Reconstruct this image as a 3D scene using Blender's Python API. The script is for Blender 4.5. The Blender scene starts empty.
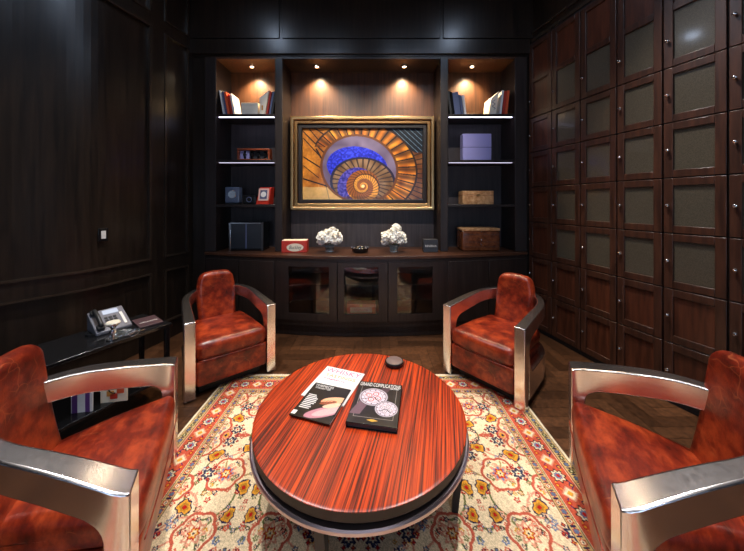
import bpy, bmesh, math, random
import numpy as np
from mathutils import Vector, Matrix
random.seed(7); np.random.seed(7)
S = bpy.context.scene; COL = S.collection
PI = math.pi
def R(d): return math.radians(d)
def lin(c):
    return tuple(((x/12.92) if x <= .04045 else ((x+.055)/1.055)**2.4) for x in c)

# ------------------------------------------------------------------ materials
def nodes(name):
    m = bpy.data.materials.new(name); m.use_nodes = True
    nt = m.node_tree; b = nt.nodes['Principled BSDF']
    return m, nt, b
def P(b, **k):
    names = dict(col='Base Color', rough='Roughness', metal='Metallic', coat='Coat Weight', coatr='Coat Roughness',
                 spec='Specular IOR Level', trans='Transmission Weight', ior='IOR', em='Emission Color', ems='Emission Strength',
                 sheen='Sheen Weight', alpha='Alpha', aniso='Anisotropic')
    for a, v in k.items():
        if a in ('col', 'em'): v = (*v[:3], 1)
        b.inputs[names[a]].default_value = v
def plain(name, col, rough=.5, metal=0, bump=0, bscale=200, **k):
    m, nt, b = nodes(name); P(b, col=col, rough=rough, metal=metal, **k)
    tc = nt.nodes.new('ShaderNodeTexCoord')
    n = nt.nodes.new('ShaderNodeTexNoise'); n.inputs['Scale'].default_value = bscale
    nt.links.new(tc.outputs['Object'], n.inputs['Vector'])
    mr = nt.nodes.new('ShaderNodeMapRange'); mr.inputs[3].default_value = max(0, rough-.04); mr.inputs[4].default_value = min(1, rough+.04)
    nt.links.new(n.outputs['Fac'], mr.inputs[0]); nt.links.new(mr.outputs[0], b.inputs['Roughness'])
    if bump:
        bp = nt.nodes.new('ShaderNodeBump'); bp.inputs['Strength'].default_value = bump; bp.inputs['Distance'].default_value = .002
        nt.links.new(n.outputs['Fac'], bp.inputs['Height']); nt.links.new(bp.outputs[0], b.inputs['Normal'])
    return m
def ramp(nt, stops):
    r = nt.nodes.new('ShaderNodeValToRGB')
    el = r.color_ramp.elements
    while len(el) < len(stops): el.new(.5)
    for e, (p, c) in zip(el, stops): e.position = p; e.color = (*c, 1)
    return r
def wood(name, dark, light, rough=.35, scale=(14, 14, 1.2), rot=(0, 0, 0), detail=6, contrast=(.35, .68), coat=0, space='Object', bump=.05, nscale=2.0, stops=None):
    m, nt, b = nodes(name); P(b, rough=rough, coat=coat, coatr=.26)
    tc = nt.nodes.new('ShaderNodeTexCoord'); mp = nt.nodes.new('ShaderNodeMapping')
    mp.inputs['Rotation'].default_value = rot
    mp2 = nt.nodes.new('ShaderNodeMapping'); mp2.inputs['Scale'].default_value = scale
    nt.links.new(tc.outputs[space], mp.inputs[0]); nt.links.new(mp.outputs[0], mp2.inputs[0])
    n = nt.nodes.new('ShaderNodeTexNoise'); n.inputs['Scale'].default_value = nscale; n.inputs['Detail'].default_value = detail
    n.inputs['Roughness'].default_value = .6; n.inputs['Distortion'].default_value = .2
    nt.links.new(mp2.outputs[0], n.inputs['Vector'])
    r = ramp(nt, stops or [(contrast[0], dark), (contrast[1], light)])
    nt.links.new(n.outputs['Fac'], r.inputs[0]); nt.links.new(r.outputs[0], b.inputs['Base Color'])
    bp = nt.nodes.new('ShaderNodeBump'); bp.inputs['Strength'].default_value = bump; bp.inputs['Distance'].default_value = .002
    nt.links.new(n.outputs['Fac'], bp.inputs['Height']); nt.links.new(bp.outputs[0], b.inputs['Normal'])
    return m
def emit(name, col, s):
    m, nt, b = nodes(name); P(b, col=(0, 0, 0), em=col, ems=s, rough=.5); return m
def attr_mat(name, rough=.6, bump=0, bscale=400, coat=0, spec=.5):
    m, nt, b = nodes(name); P(b, rough=rough, coat=coat, spec=spec, coatr=.1)
    a = nt.nodes.new('ShaderNodeAttribute'); a.attribute_name = 'Col'
    nt.links.new(a.outputs['Color'], b.inputs['Base Color'])
    if bump:
        tc = nt.nodes.new('ShaderNodeTexCoord'); n = nt.nodes.new('ShaderNodeTexNoise'); n.inputs['Scale'].default_value = bscale
        nt.links.new(tc.outputs['Object'], n.inputs['Vector'])
        bp = nt.nodes.new('ShaderNodeBump'); bp.inputs['Strength'].default_value = bump; bp.inputs['Distance'].default_value = .004
        nt.links.new(n.outputs['Fac'], bp.inputs['Height']); nt.links.new(bp.outputs[0], b.inputs['Normal'])
    return m
def leather():
    m, nt, b = nodes('leather'); P(b, rough=.33, spec=.45, coat=.15, coatr=.22)
    tc = nt.nodes.new('ShaderNodeTexCoord')
    n = nt.nodes.new('ShaderNodeTexNoise'); n.inputs['Scale'].default_value = 9; n.inputs['Detail'].default_value = 8; n.inputs['Roughness'].default_value = .65
    nt.links.new(tc.outputs['Object'], n.inputs['Vector'])
    r = ramp(nt, [(.32, (.045, .0045, .002)), (.48, (.17, .014, .004)), (.66, (.40, .052, .012))])
    nt.links.new(n.outputs['Fac'], r.inputs[0])
    # pale rubbed crease lines
    n2 = nt.nodes.new('ShaderNodeTexNoise'); n2.inputs['Scale'].default_value = 5; n2.inputs['Detail'].default_value = 2
    nt.links.new(tc.outputs['Object'], n2.inputs['Vector'])
    add = nt.nodes.new('ShaderNodeMixRGB'); add.inputs[0].default_value = .22
    nt.links.new(tc.outputs['Object'], add.inputs[1]); nt.links.new(n2.outputs['Color'], add.inputs[2])
    v = nt.nodes.new('ShaderNodeTexVoronoi'); v.feature = 'DISTANCE_TO_EDGE'; v.inputs['Scale'].default_value = 11
    nt.links.new(add.outputs[0], v.inputs['Vector'])
    lr = ramp(nt, [(0.0, (1, 1, 1)), (.018, (0, 0, 0))]); nt.links.new(v.outputs['Distance'], lr.inputs[0])
    mu = nt.nodes.new('ShaderNodeMath'); mu.operation = 'MULTIPLY'
    n3 = nt.nodes.new('ShaderNodeTexNoise'); n3.inputs['Scale'].default_value = 6; nt.links.new(tc.outputs['Object'], n3.inputs['Vector'])
    r3 = ramp(nt, [(.52, (0, 0, 0)), (.62, (.55, .55, .55))]); nt.links.new(n3.outputs['Fac'], r3.inputs[0])
    nt.links.new(lr.outputs[0], mu.inputs[0]); nt.links.new(r3.outputs[0], mu.inputs[1])
    mx = nt.nodes.new('ShaderNodeMixRGB'); mx.inputs[2].default_value = (.55, .15, .05, 1)
    nt.links.new(mu.outputs[0], mx.inputs[0]); nt.links.new(r.outputs[0], mx.inputs[1]); nt.links.new(mx.outputs[0], b.inputs['Base Color'])
    v2 = nt.nodes.new('ShaderNodeTexVoronoi'); v2.inputs['Scale'].default_value = 260
    nt.links.new(tc.outputs['Object'], v2.inputs['Vector'])
    bp = nt.nodes.new('ShaderNodeBump'); bp.inputs['Strength'].default_value = .12; bp.inputs['Distance'].default_value = .002
    nt.links.new(v2.outputs['Distance'], bp.inputs['Height'])
    bp2 = nt.nodes.new('ShaderNodeBump'); bp2.inputs['Strength'].default_value = .35; bp2.inputs['Distance'].default_value = .006
    nt.links.new(n.outputs['Fac'], bp2.inputs['Height']); nt.links.new(bp.outputs[0], bp2.inputs['Normal']); nt.links.new(bp2.outputs[0], b.inputs['Normal'])
    return m

M = {}
M['wall_wood'] = wood('dark_wall_wood', (.0085, .0058, .0042), (.023, .0145, .0095), rough=.30, scale=(16, 16, 1.0))
M['unit_wood'] = wood('dark_unit_wood', (.013, .009, .0082), (.029, .019, .016), rough=.38, scale=(18, 18, 1.0))
M['back_wood'] = wood('brown_back_panel', (.035, .014, .006), (.085, .034, .014), rough=.42, scale=(18, 18, .9))
M['dark_back'] = wood('dark_back_panel', (.026, .020, .022), (.055, .041, .042), rough=.45, scale=(18, 18, .9))
M['shelf_top'] = wood('counter_wood', (.045, .018, .010), (.095, .038, .020), rough=.33, scale=(1.2, 16, 16))
M['locker'] = wood('locker_wood', (.026, .0095, .0055), (.070, .025, .013), rough=.36, scale=(16, 16, 1.2))
M['locker_panel'] = wood('locker_panel_wood', (.040, .011, .005), (.095, .027, .012), rough=.38, scale=(16, 16, 1.2))
M['table'] = wood('striped_table_wood', (0, 0, 0), (1, 1, 1), rough=.30, scale=(62, .8, 10), rot=(0, 0, R(14)), detail=5, coat=.0, bump=.01,
                  stops=[(.37, (.040, .005, .003)), (.48, (.24, .020, .004)), (.57, (.48, .044, .005)), (.74, (.66, .090, .009))])
M['table_edge'] = wood('table_edge_wood', (.005, .002, .0015), (.016, .006, .004), rough=.5, scale=(8, 8, 2))
M['burl'] = wood('burl_wood', (.060, .014, .006), (.24, .075, .026), rough=.25, scale=(5, 5, 5), nscale=4, contrast=(.30, .70))
M['burl_light'] = wood('light_burl_wood', (.34, .14, .05), (.72, .42, .20), rough=.25, scale=(6, 6, 6), nscale=4, contrast=(.30, .70))
M['redwood'] = wood('red_box_wood', (.16, .030, .012), (.36, .085, .03), rough=.3, scale=(3, 12, 12))
M['leather'] = leather()
M['chrome'] = plain('polished_aluminium', (.86, .82, .83), rough=.22, metal=1, bscale=60)
M['ring'] = plain('brushed_ring_metal', (.50, .42, .46), rough=.34, metal=1, bscale=4)
M['steel'] = plain('bright_steel', (.8, .8, .82), rough=.12, metal=1)
M['gold'] = plain('antique_gold', (.42, .23, .09), rough=.32, metal=1, bump=.2, bscale=120)
M['goldpale'] = plain('pale_gold', (.58, .37, .17), rough=.3, metal=1, bump=.2, bscale=120)
M['black'] = plain('black_lacquer', (.008, .008, .009), rough=.18)
M['blackmatte'] = plain('black_matte', (.012, .012, .013), rough=.5)
M['darkgrey'] = plain('charcoal_plastic', (.035, .036, .042), rough=.35)
M['white'] = plain('white_paper', (.74, .72, .70), rough=.6)
M['cream'] = plain('cream_paper', (.88, .78, .62), rough=.6)
M['flower'] = plain('white_petals', (.97, .95, .88), rough=.7, bump=.4, bscale=60)
M['red'] = plain('red_card', (.55, .035, .018), rough=.35)
M['redbook'] = plain('red_cloth', (.42, .030, .016), rough=.5)
M['orange'] = plain('orange_red_cloth', (.70, .10, .03), rough=.5)
M['navy'] = plain('slate_blue_cloth', (.075, .095, .19), rough=.5)
M['lav'] = plain('lavender_paper', (.34, .32, .62), rough=.4)
M['lavdark'] = plain('dark_lavender_line', (.14, .12, .28), rough=.4)
M['purple'] = plain('purple_ink', (.12, .04, .20), rough=.4)
M['pink'] = plain('pink_ink', (.60, .12, .26), rough=.5)
M['gilt'] = plain('ochre_ink', (.62, .27, .05), rough=.5)
M['ivory'] = plain('ivory_plastic', (.85, .80, .66), rough=.3)
M['grille'] = None
def grille():
    m, nt, b = nodes('woven_mesh_behind_glass'); P(b, rough=.3, spec=.4, coat=.35, coatr=.10)
    tc = nt.nodes.new('ShaderNodeTexCoord')
    n = nt.nodes.new('ShaderNodeTexNoise'); n.inputs['Scale'].default_value = 300; n.inputs['Detail'].default_value = 2
    nt.links.new(tc.outputs['Object'], n.inputs['Vector'])
    r = ramp(nt, [(.35, (.045, .036, .025)), (.65, (.095, .080, .056))])
    nt.links.new(n.outputs['Fac'], r.inputs[0]); nt.links.new(r.outputs[0], b.inputs['Base Color'])
    return m
M['grille'] = grille()
def glass():
    m, nt, b = nodes('clear_pane_glass'); nt.nodes.remove(b)
    o = nt.nodes['Material Output']
    t = nt.nodes.new('ShaderNodeBsdfTransparent'); t.inputs[0].default_value = (.85, .88, .88, 1)
    g = nt.nodes.new('ShaderNodeBsdfGlossy'); g.inputs['Roughness'].default_value = .03
    f = nt.nodes.new('ShaderNodeFresnel'); f.inputs[0].default_value = 1.6
    mx = nt.nodes.new('ShaderNodeMixShader')
    nt.links.new(f.outputs[0], mx.inputs[0]); nt.links.new(t.outputs[0], mx.inputs[1]); nt.links.new(g.outputs[0], mx.inputs[2])
    nt.links.new(mx.outputs[0], o.inputs[0]); return m
M['glass'] = glass()
M['vase'] = plain('bowl_glass', (.75, .85, .9), rough=.05, trans=.8, ior=1.45)
M['smoke'] = plain('smoked_glass', (.03, .035, .045), rough=.06)
M['led'] = emit('led_strip_glow', (.72, .70, 1.0), 5)
M['ledweak'] = emit('led_strip_glow_dim', (.80, .76, .98), .9)
M['bulb'] = emit('warm_bulb_glow', (1, .84, .60), 160)
M['ceilbulb'] = emit('ceiling_lamp_glow', (.62, .76, 1), 90)
M['windowglow'] = emit('window_daylight', (.55, .72, 1.0), 2.2)
M['lcd'] = emit('phone_screen_glow', (.75, .82, 1), .5)
M['rug'] = attr_mat('rug_pile', rough=.95, bump=.6, bscale=260, spec=.1)
M['art'] = attr_mat('print_colours', rough=.35, coat=.3)
M['cover'] = attr_mat('glossy_cover', rough=.3, coat=.2)
M['parquet'] = None
def parquet():
    m, nt, b = nodes('oak_parquet'); P(b, rough=.30, coat=.1, coatr=.15)
    a = nt.nodes.new('ShaderNodeAttribute'); a.attribute_name = 'Col'
    tc = nt.nodes.new('ShaderNodeTexCoord')
    n = nt.nodes.new('ShaderNodeTexNoise'); n.inputs['Scale'].default_value = 30; n.inputs['Detail'].default_value = 8
    nt.links.new(tc.outputs['Object'], n.inputs['Vector'])
    r = ramp(nt, [(.3, (.55, .55, .55)), (.7, (1.25, 1.2, 1.15))]); nt.links.new(n.outputs['Fac'], r.inputs[0])
    mx = nt.nodes.new('ShaderNodeMixRGB'); mx.blend_type = 'MULTIPLY'; mx.inputs[0].default_value = 1
    nt.links.new(a.outputs['Color'], mx.inputs[1]); nt.links.new(r.outputs[0], mx.inputs[2]); nt.links.new(mx.outputs[0], b.inputs['Base Color'])
    return m
M['parquet'] = parquet()

# ------------------------------------------------------------------ mesh helpers
class MB:
    def __init__(s): s.v = []; s.f = []
    def add(s, vs, fs, mat=None):
        b = len(s.v)
        s.v += [tuple((mat @ Vector(v)) if mat else v) for v in vs]; s.f += [tuple(b+i for i in f) for f in fs]; return s
    def box(s, x0, x1, y0, y1, z0, z1, mat=None):
        return s.add([(x0, y0, z0), (x1, y0, z0), (x1, y1, z0), (x0, y1, z0), (x0, y0, z1), (x1, y0, z1), (x1, y1, z1), (x0, y1, z1)],
                     [(0, 3, 2, 1), (4, 5, 6, 7), (0, 1, 5, 4), (1, 2, 6, 5), (2, 3, 7, 6), (3, 0, 4, 7)], mat)
    def prism(s, pts, z0, z1, mat=None):      # plan polygon, counter-clockwise
        n = len(pts)
        return s.add([(x, y, z0) for x, y in pts]+[(x, y, z1) for x, y in pts],
                     [tuple(range(n-1, -1, -1)), tuple(range(n, 2*n))]+[(i, (i+1) % n, n+(i+1) % n, n+i) for i in range(n)], mat)
    def lathe(s, prof, seg=32, mat=None, cap=True):
        vs = []; fs = []; n = len(prof)
        for i in range(seg):
            a = 2*PI*i/seg
            for r, z in prof: vs.append((r*math.cos(a), r*math.sin(a), z))
        for i in range(seg):
            j = (i+1) % seg
            for k in range(n-1): fs.append((i*n+k, j*n+k, j*n+k+1, i*n+k+1))
        if cap:
            if prof[0][0] > 1e-6: fs.append(tuple(i*n for i in range(seg-1, -1, -1)))
            if prof[-1][0] > 1e-6: fs.append(tuple(i*n+n-1 for i in range(seg)))
        return s.add(vs, fs, mat)
    def tube(s, pts, r, seg=10, mat=None):
        pts = [Vector(p) for p in pts]; vs = []; fs = []; up = None
        for i, p in enumerate(pts):
            t = (pts[min(i+1, len(pts)-1)]-pts[max(i-1, 0)]).normalized()
            if up is None: up = t.orthogonal().normalized()
            up = (up-t*up.dot(t)).normalized(); w = t.cross(up)
            for k in range(seg):
                a = 2*PI*k/seg; vs.append(tuple(p+up*math.cos(a)*r+w*math.sin(a)*r))
        for i in range(len(pts)-1):
            for k in range(seg):
                l = (k+1) % seg; fs.append((i*seg+k, i*seg+l, (i+1)*seg+l, (i+1)*seg+k))
        fs.append(tuple(range(seg-1, -1, -1))); fs.append(tuple((len(pts)-1)*seg+k for k in range(seg)))
        return s.add(vs, fs, mat)
    def rbox(s, hx, hy, hz, r, n=8, fn=None, mat=None):
        import itertools
        def axis(h):
            inner = h-r
            a = [-h+r*(1-math.cos(PI/2*i/n*1.0)) for i in range(n)]
            m = [-inner+2*inner*i/n for i in range(n+1)]
            return a+m+[-x for x in reversed(a)]
        vs = []; fs = []; idx = {}
        def put(p):
            k = tuple(round(c, 6) for c in p)
            if k not in idx: idx[k] = len(vs); vs.append(p)
            return idx[k]
        h = (hx, hy, hz)
        for ax in range(3):
            u, w = (ax+1) % 3, (ax+2) % 3
            U = axis(h[u]); Wd = axis(h[w])
            for sg in (-1, 1):
                for i in range(len(U)-1):
                    for j in range(len(Wd)-1):
                        q = []
                        for a, b in ((i, j), (i+1, j), (i+1, j+1), (i, j+1)):
                            p = [0, 0, 0]; p[ax] = sg*h[ax]; p[u] = U[a]; p[w] = Wd[b]; q.append(put(tuple(p)))
                        fs.append(tuple(q if sg > 0 else q[::-1]))
        out = []
        for p in vs:
            inn = Vector([max(-(h[i]-r), min(h[i]-r, p[i])) for i in range(3)])
            d = Vector(p)-inn
            q = inn+d.normalized()*r if d.length > 1e-9 else Vector(p)
            out.append(tuple(fn(q)) if fn else tuple(q))
        return s.add(out, fs, mat)
    def ribbon(s, path, z0, z1, d0, d1):      # plan path of (x,y); offsets d0..d1 along left normal
        P2 = [Vector(p) for p in path]; vs = []; fs = []
        for i, p in enumerate(P2):
            t = (P2[min(i+1, len(P2)-1)]-P2[max(i-1, 0)]).normalized(); nn = Vector((-t.y, t.x))
            a = p+nn*d0; b = p+nn*d1
            vs += [(a.x, a.y, z0), (b.x, b.y, z0), (b.x, b.y, z1), (a.x, a.y, z1)]
        for i in range(len(P2)-1):
            for k in range(4):
                l = (k+1) % 4; fs.append((i*4+k, i*4+l, (i+1)*4+l, (i+1)*4+k))
        fs.append((0, 3, 2, 1)); e = (len(P2)-1)*4; fs.append((e, e+1, e+2, e+3))
        return s.add(vs, fs)
def link(name, mb, mat, parent=None, bevel=0, smooth=False, loc=None, rot=None, seg=2):
    me = bpy.data.meshes.new(name); me.from_pydata(mb.v, [], mb.f); me.validate()
    bm = bmesh.new(); bm.from_mesh(me); bmesh.ops.recalc_face_normals(bm, faces=bm.faces); bm.to_mesh(me); bm.free()
    if mat: me.materials.append(mat)
    o = bpy.data.objects.new(name, me); COL.objects.link(o)
    if parent: o.parent = parent
    if loc: o.location = loc
    if rot: o.rotation_euler = rot
    if bevel:
        b = o.modifiers.new('bevel', 'BEVEL'); b.width = bevel; b.segments = seg; b.limit_method = 'ANGLE'; b.angle_limit = R(35)
    if smooth or bevel:
        me.polygons.foreach_set('use_smooth', [True]*len(me.polygons))
        if not (smooth is True and not bevel):
            try: me.set_sharp_from_angle(angle=R(30))
            except Exception: pass
    return o
def tag(o, label=None, cat=None, group=None, kind=None):
    if label: o['label'] = label
    if cat: o['category'] = cat
    if group: o['group'] = group
    if kind: o['kind'] = kind
    return o
def thing(name, label, cat, loc=(0, 0, 0), rz=0, group=None):
    o = bpy.data.objects.new(name, None); COL.objects.link(o); o.location = loc; o.rotation_euler = (0, 0, rz)
    o.empty_display_size = .1
    return tag(o, label, cat, group)
def struct(name, mb, mat, **k): return tag(link(name, mb, mat, **k), kind='structure')
def dup(root, loc, rz, label, group=None, scale=None):
    r = root.copy(); COL.objects.link(r); r.location = loc; r.rotation_euler = (0, 0, rz); r['label'] = label
    if group: r['group'] = group
    if scale: r.scale = scale
    for ch in list(root.children):
        c = ch.copy(); COL.objects.link(c); c.parent = r
        for g in ch.children:
            d = g.copy(); COL.objects.link(d); d.parent = c
    return r
def grid_colour(name, rgb, w, h, mat, parent=None, z=0, vertical=False, thick=0):
    """flat printed / woven surface: rgb is (rows, cols, 3) sRGB, row 0 = far/top edge"""
    ny, nx = rgb.shape[:2]
    xs = np.linspace(-w/2, w/2, nx); ys = np.linspace(h/2, -h/2, ny)
    X, Y = np.meshgrid(xs, ys)
    co = np.zeros((ny*nx, 3), np.float32); co[:, 0] = X.ravel()
    if vertical: co[:, 2] = Y.ravel(); co[:, 1] = z
    else: co[:, 1] = Y.ravel(); co[:, 2] = z
    i = (np.arange(ny-1)[:, None]*nx+np.arange(nx-1)[None, :]).ravel()
    q = np.stack([i, i+nx, i+nx+1, i+1], 1)
    me = bpy.data.meshes.new(name)
    me.vertices.add(len(co)); me.vertices.foreach_set('co', co.ravel())
    me.loops.add(q.size); me.loops.foreach_set('vertex_index', q.ravel().astype(np.int32))
    me.polygons.add(len(q)); me.polygons.foreach_set('loop_start', (np.arange(len(q))*4).astype(np.int32))
    me.update(calc_edges=True)
    a = me.color_attributes.new('Col', 'FLOAT_COLOR', 'POINT')
    c = np.clip(rgb, 0, 1).reshape(-1, 3); c = np.where(c <= .04045, c/12.92, ((c+.055)/1.055)**2.4)
    a.data.foreach_set('color', np.concatenate([c, np.ones((len(c), 1))], 1).astype(np.float32).ravel())
    me.materials.append(mat)
    o = bpy.data.objects.new(name, me); COL.objects.link(o)
    if parent: o.parent = parent
    return o
def text(name, s, size, mat, parent, loc, rot=(0, 0, 0), width=None, extrude=.0006, shear=0, align='CENTER'):
    cu = bpy.data.curves.new(name, 'FONT'); cu.body = s; cu.size = size; cu.extrude = extrude; cu.align_x = align; cu.align_y = 'CENTER'; cu.shear = shear
    t = bpy.data.objects.new(name, cu); COL.objects.link(t)
    dg = bpy.context.evaluated_depsgraph_get(); me = bpy.data.meshes.new_from_object(t.evaluated_get(dg))
    bpy.data.objects.remove(t); bpy.data.curves.remove(cu)
    if width:
        xs = [v.co.x for v in me.vertices]; k = width/max(1e-6, max(xs)-min(xs))
        for v in me.vertices: v.co.x *= k
    me.materials.clear(); me.materials.append(mat)
    o = bpy.data.objects.new(name, me); COL.objects.link(o); o.parent = parent; o.location = loc; o.rotation_euler = rot
    return o

# ------------------------------------------------------------------ camera
CAMZ = 1.53; F = 292.0; HY = 203.0
cam = bpy.data.cameras.new('camera'); co = bpy.data.objects.new('camera', cam); COL.objects.link(co)
cam.sensor_fit = 'HORIZONTAL'; cam.sensor_width = 36; cam.lens = 36*F/744; cam.shift_y = -(275.5-HY)/744
co.location = (0, 0, CAMZ); co.rotation_euler = (R(90), 0, 0); cam.clip_start = .05
S.camera = co

# ------------------------------------------------------------------ room shell
CEIL = 4.25
def catmull(pts, n=8):
    P_ = [Vector(p) for p in pts]; out = []
    for i in range(len(P_)-1):
        a = P_[max(i-1, 0)]; b = P_[i]; c = P_[i+1]; d = P_[min(i+2, len(P_)-1)]
        for k in range(n):
            t = k/n
            out.append(.5*((2*b)+(-a+c)*t+(2*a-5*b+4*c-d)*t*t+(-a+3*b-3*c+d)*t**3))
    out.append(P_[-1]); return [(p.x, p.y) for p in out]
LP = [(-2.24, 3.62), (-2.33, 3.24), (-2.41, 2.92), (-2.52, 2.55), (-2.78, 2.18), (-3.02, 1.75), (-3.12, 1.2), (-3.15, .2), (-3.15, -3.0)]
LW = catmull(LP, 8)
mb = MB(); mb.ribbon(LW, 0, CEIL, 0, -.12)     # path runs towards the camera: left normal points into the room
wl = struct('wall_left', mb, M['wall_wood'])
RP = [(1.95, 3.6), (2.03, 3.27), (2.107, 2.93), (2.186, 2.59), (2.274, 2.27), (2.387, 1.95), (2.52, 1.65), (2.68, 1.37)]
RP2 = RP+[(2.95, .9), (3.05, .2), (3.05, -3.0)]
mb = MB(); mb.ribbon([(x+.02, y) for x, y in RP2], 3.495, CEIL, 0, .12)
mb.ribbon([(2.715, 1.325), (2.95, .9), (3.05, .2), (3.05, -3.0)], 0, 3.495, 0, .12)
wr = struct('wall_right', mb, M['wall_wood'])
mb = MB()
mb.box(-2.26, 1.94, 3.60, 4.06, 3.34, 3.5); mb.box(-2.26, 2.02, 3.60, 4.06, 3.5, CEIL)
mb.box(-2.26, -2.065, 3.62, 4.06, 0, 3.34); mb.box(1.915, 1.94, 3.62, 4.06, 0, 3.34)
mb.box(-2.40, 2.6, 4.06, 4.16, 0, CEIL)
wf = struct('wall_front', mb, M['wall_wood'])
mb = MB(); mb.box(-3.3, 3.3, -3.12, -3.0, 0, CEIL); wb = struct('wall_back', mb, M['wall_wood'])
mb = MB(); mb.box(-3.3, 3.3, -3.12, 4.16, CEIL, CEIL+.1)
M['ceil'] = plain('ceiling_paint', (.16, .155, .16), rough=.6)
struct('ceiling', mb, M['ceil'])
# parquet: herringbone blocks, tone per block
def herring():
    W, n = .095, 5; L = W*n; g = .0015
    vs = []; fs = []; cols = []
    x0, x1, y0, y1 = -3.3, 3.3, -3.1, 4.1
    th = R(0)
    for m in range(-14, 15):
        for k in range(-45, 60):
            for (ax, ay, w, h) in ((k*W, k*W, L, W), (k*W, k*W+W, W, L)):
                cx = ax+2*L*m
                if cx+w < x0 or cx > x1 or ay+h < y0 or ay > y1: continue
                b = len(vs)
                vs += [(max(x0, cx+g), max(y0, ay+g), 0), (min(x1, cx+w-g), max(y0, ay+g), 0), (min(x1, cx+w-g), min(y1, ay+h-g), 0), (max(x0, cx+g), min(y1, ay+h-g), 0)]
                fs.append((b, b+1, b+2, b+3))
                t = random.uniform(.55, 1.35)
                c = (.088*t, .038*t, .017*t, 1); cols += [c]*4
    me = bpy.data.meshes.new('floor'); 
    b = len(vs); vs += [(x0, y0, -.004), (x1, y0, -.004), (x1, y1, -.004), (x0, y1, -.004)]; fs.append((b, b+1, b+2, b+3)); cols += [(.006, .004, .003, 1)]*4
    me.from_pydata(vs, [], fs)
    a = me.color_attributes.new('Col', 'FLOAT_COLOR', 'POINT'); a.data.foreach_set('color', [x for c in cols for x in c])
    me.materials.append(M['parquet'])
    o = bpy.data.objects.new('floor', me); COL.objects.link(o); o['kind'] = 'structure'
herring()

# wall panelling (left): rails, stiles and thin mouldings following the wall
def sub(path, y_hi, y_lo):
    return [p for p in path if y_lo <= p[1] <= y_hi]
def interp(path, y):
    for a, b in zip(path, path[1:]):
        if (a[1]-y)*(b[1]-y) <= 0 and a[1] != b[1]:
            t = (a[1]-y)/(a[1]-b[1]); return (a[0]+(b[0]-a[0])*t, y)
    return path[-1]
def seg(path, y_hi, y_lo):
    return [interp(path, y_hi)]+[p for p in path if y_lo+.01 < p[1] < y_hi-.01]+[interp(path, y_lo)]
mb = MB()
full = seg(LW, 3.61, -2.98)
mb.ribbon(full, 0, .20, 0, .022); mb.ribbon(full, .785, .925, 0, .022); mb.ribbon(full, 3.42, 3.55, 0, .022)
for (a, b) in ((3.615, 3.56), (3.25, 3.10), (1.32, 1.18), (-.9, -1.04)):
    for z0, z1 in ((.20, .785), (.925, 3.42), (3.55, CEIL)): mb.ribbon([interp(LW, a), interp(LW, b)], z0, z1, 0, .022)
tag(link('trim_1', mb, M['wall_wood']), kind='structure')
mb = MB()
for (a, b) in ((3.56, 3.25), (3.10, 1.32), (1.18, -.9)):
    p = seg(LW, a, b)
    for z in (.205, .775, .935, 3.405, 3.56): mb.ribbon(p, z-.009, z+.009, 0, .034)
    for z0, z1 in ((.205, .775), (.935, 3.405), (3.56, CEIL)):
        mb.ribbon([interp(p, a), interp(p, a-.02)], z0, z1, 0, .030); mb.ribbon([interp(p, b+.02), interp(p, b)], z0, z1, 0, .030)
M['mould'] = plain('moulding_edge', (.030, .020, .014), rough=.25)  # one even tone, paler than the wall wood
tag(link('trim_2', mb, M['mould']), kind='structure')
# front wall upper panels
mb = MB()
mb.box(-2.24, 1.935, 3.575, 3.599, 3.36, 3.54)
for x0, x1 in ((-2.24, -1.14), (-1.10, .835), (.875, 1.98)):
    mb.box(x0, x1, 3.585, 3.60, 3.555, CEIL-.02)
tag(link('trim_3', mb, M['wall_wood'], bevel=.004), kind='structure')
# right wall upper panelling
mb = MB(); rr = [(x+.02, y) for x, y in RP2]
for a, b in ((0, 2), (2, 4), (4, 7)):
    mb.ribbon(rr[a:b+1], 3.60, 3.625, 0, -.02)
mb.ribbon(rr[:8], 3.49, 3.53, 0, -.03)
tag(link('trim_4', mb, M['mould']), kind='structure')

# back wall windows (the glass and polished metal pick these up)
for k, xc in enumerate((-1.5, 0, 1.5)):
    mb = MB(); x0, x1, z0, z1 = xc-.5, xc+.5, .5, 2.5
    for a in (x0, x0+.31, x0+.65, x1-.06): mb.box(a, a+.05, -3.0, -2.95, z0, z1)
    for a in (z0, z0+.65, z0+1.3, z1-.05): mb.box(x0, x1, -3.0, -2.95, a, a+.05)
    w = struct('window_%d' % (k+1), mb, M['blackmatte'])
    mb = MB(); mb.box(x0+.02, x1-.02, -2.995, -2.985, z0+.02, z1-.02); link('pane', mb, M['windowglow'], w)

# ------------------------------------------------------------------ light helpers
def spot(loc, energy, col, angle=90, blend=.6, size=.03, rot=(0, 0, 0)):
    l = bpy.data.lights.new('spot_light', 'SPOT'); l.energy = energy; l.color = col; l.spot_size = R(angle); l.spot_blend = blend; l.shadow_soft_size = size
    o = bpy.data.objects.new('spot_light', l); COL.objects.link(o); o.location = loc; o.rotation_euler = rot; return o

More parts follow.
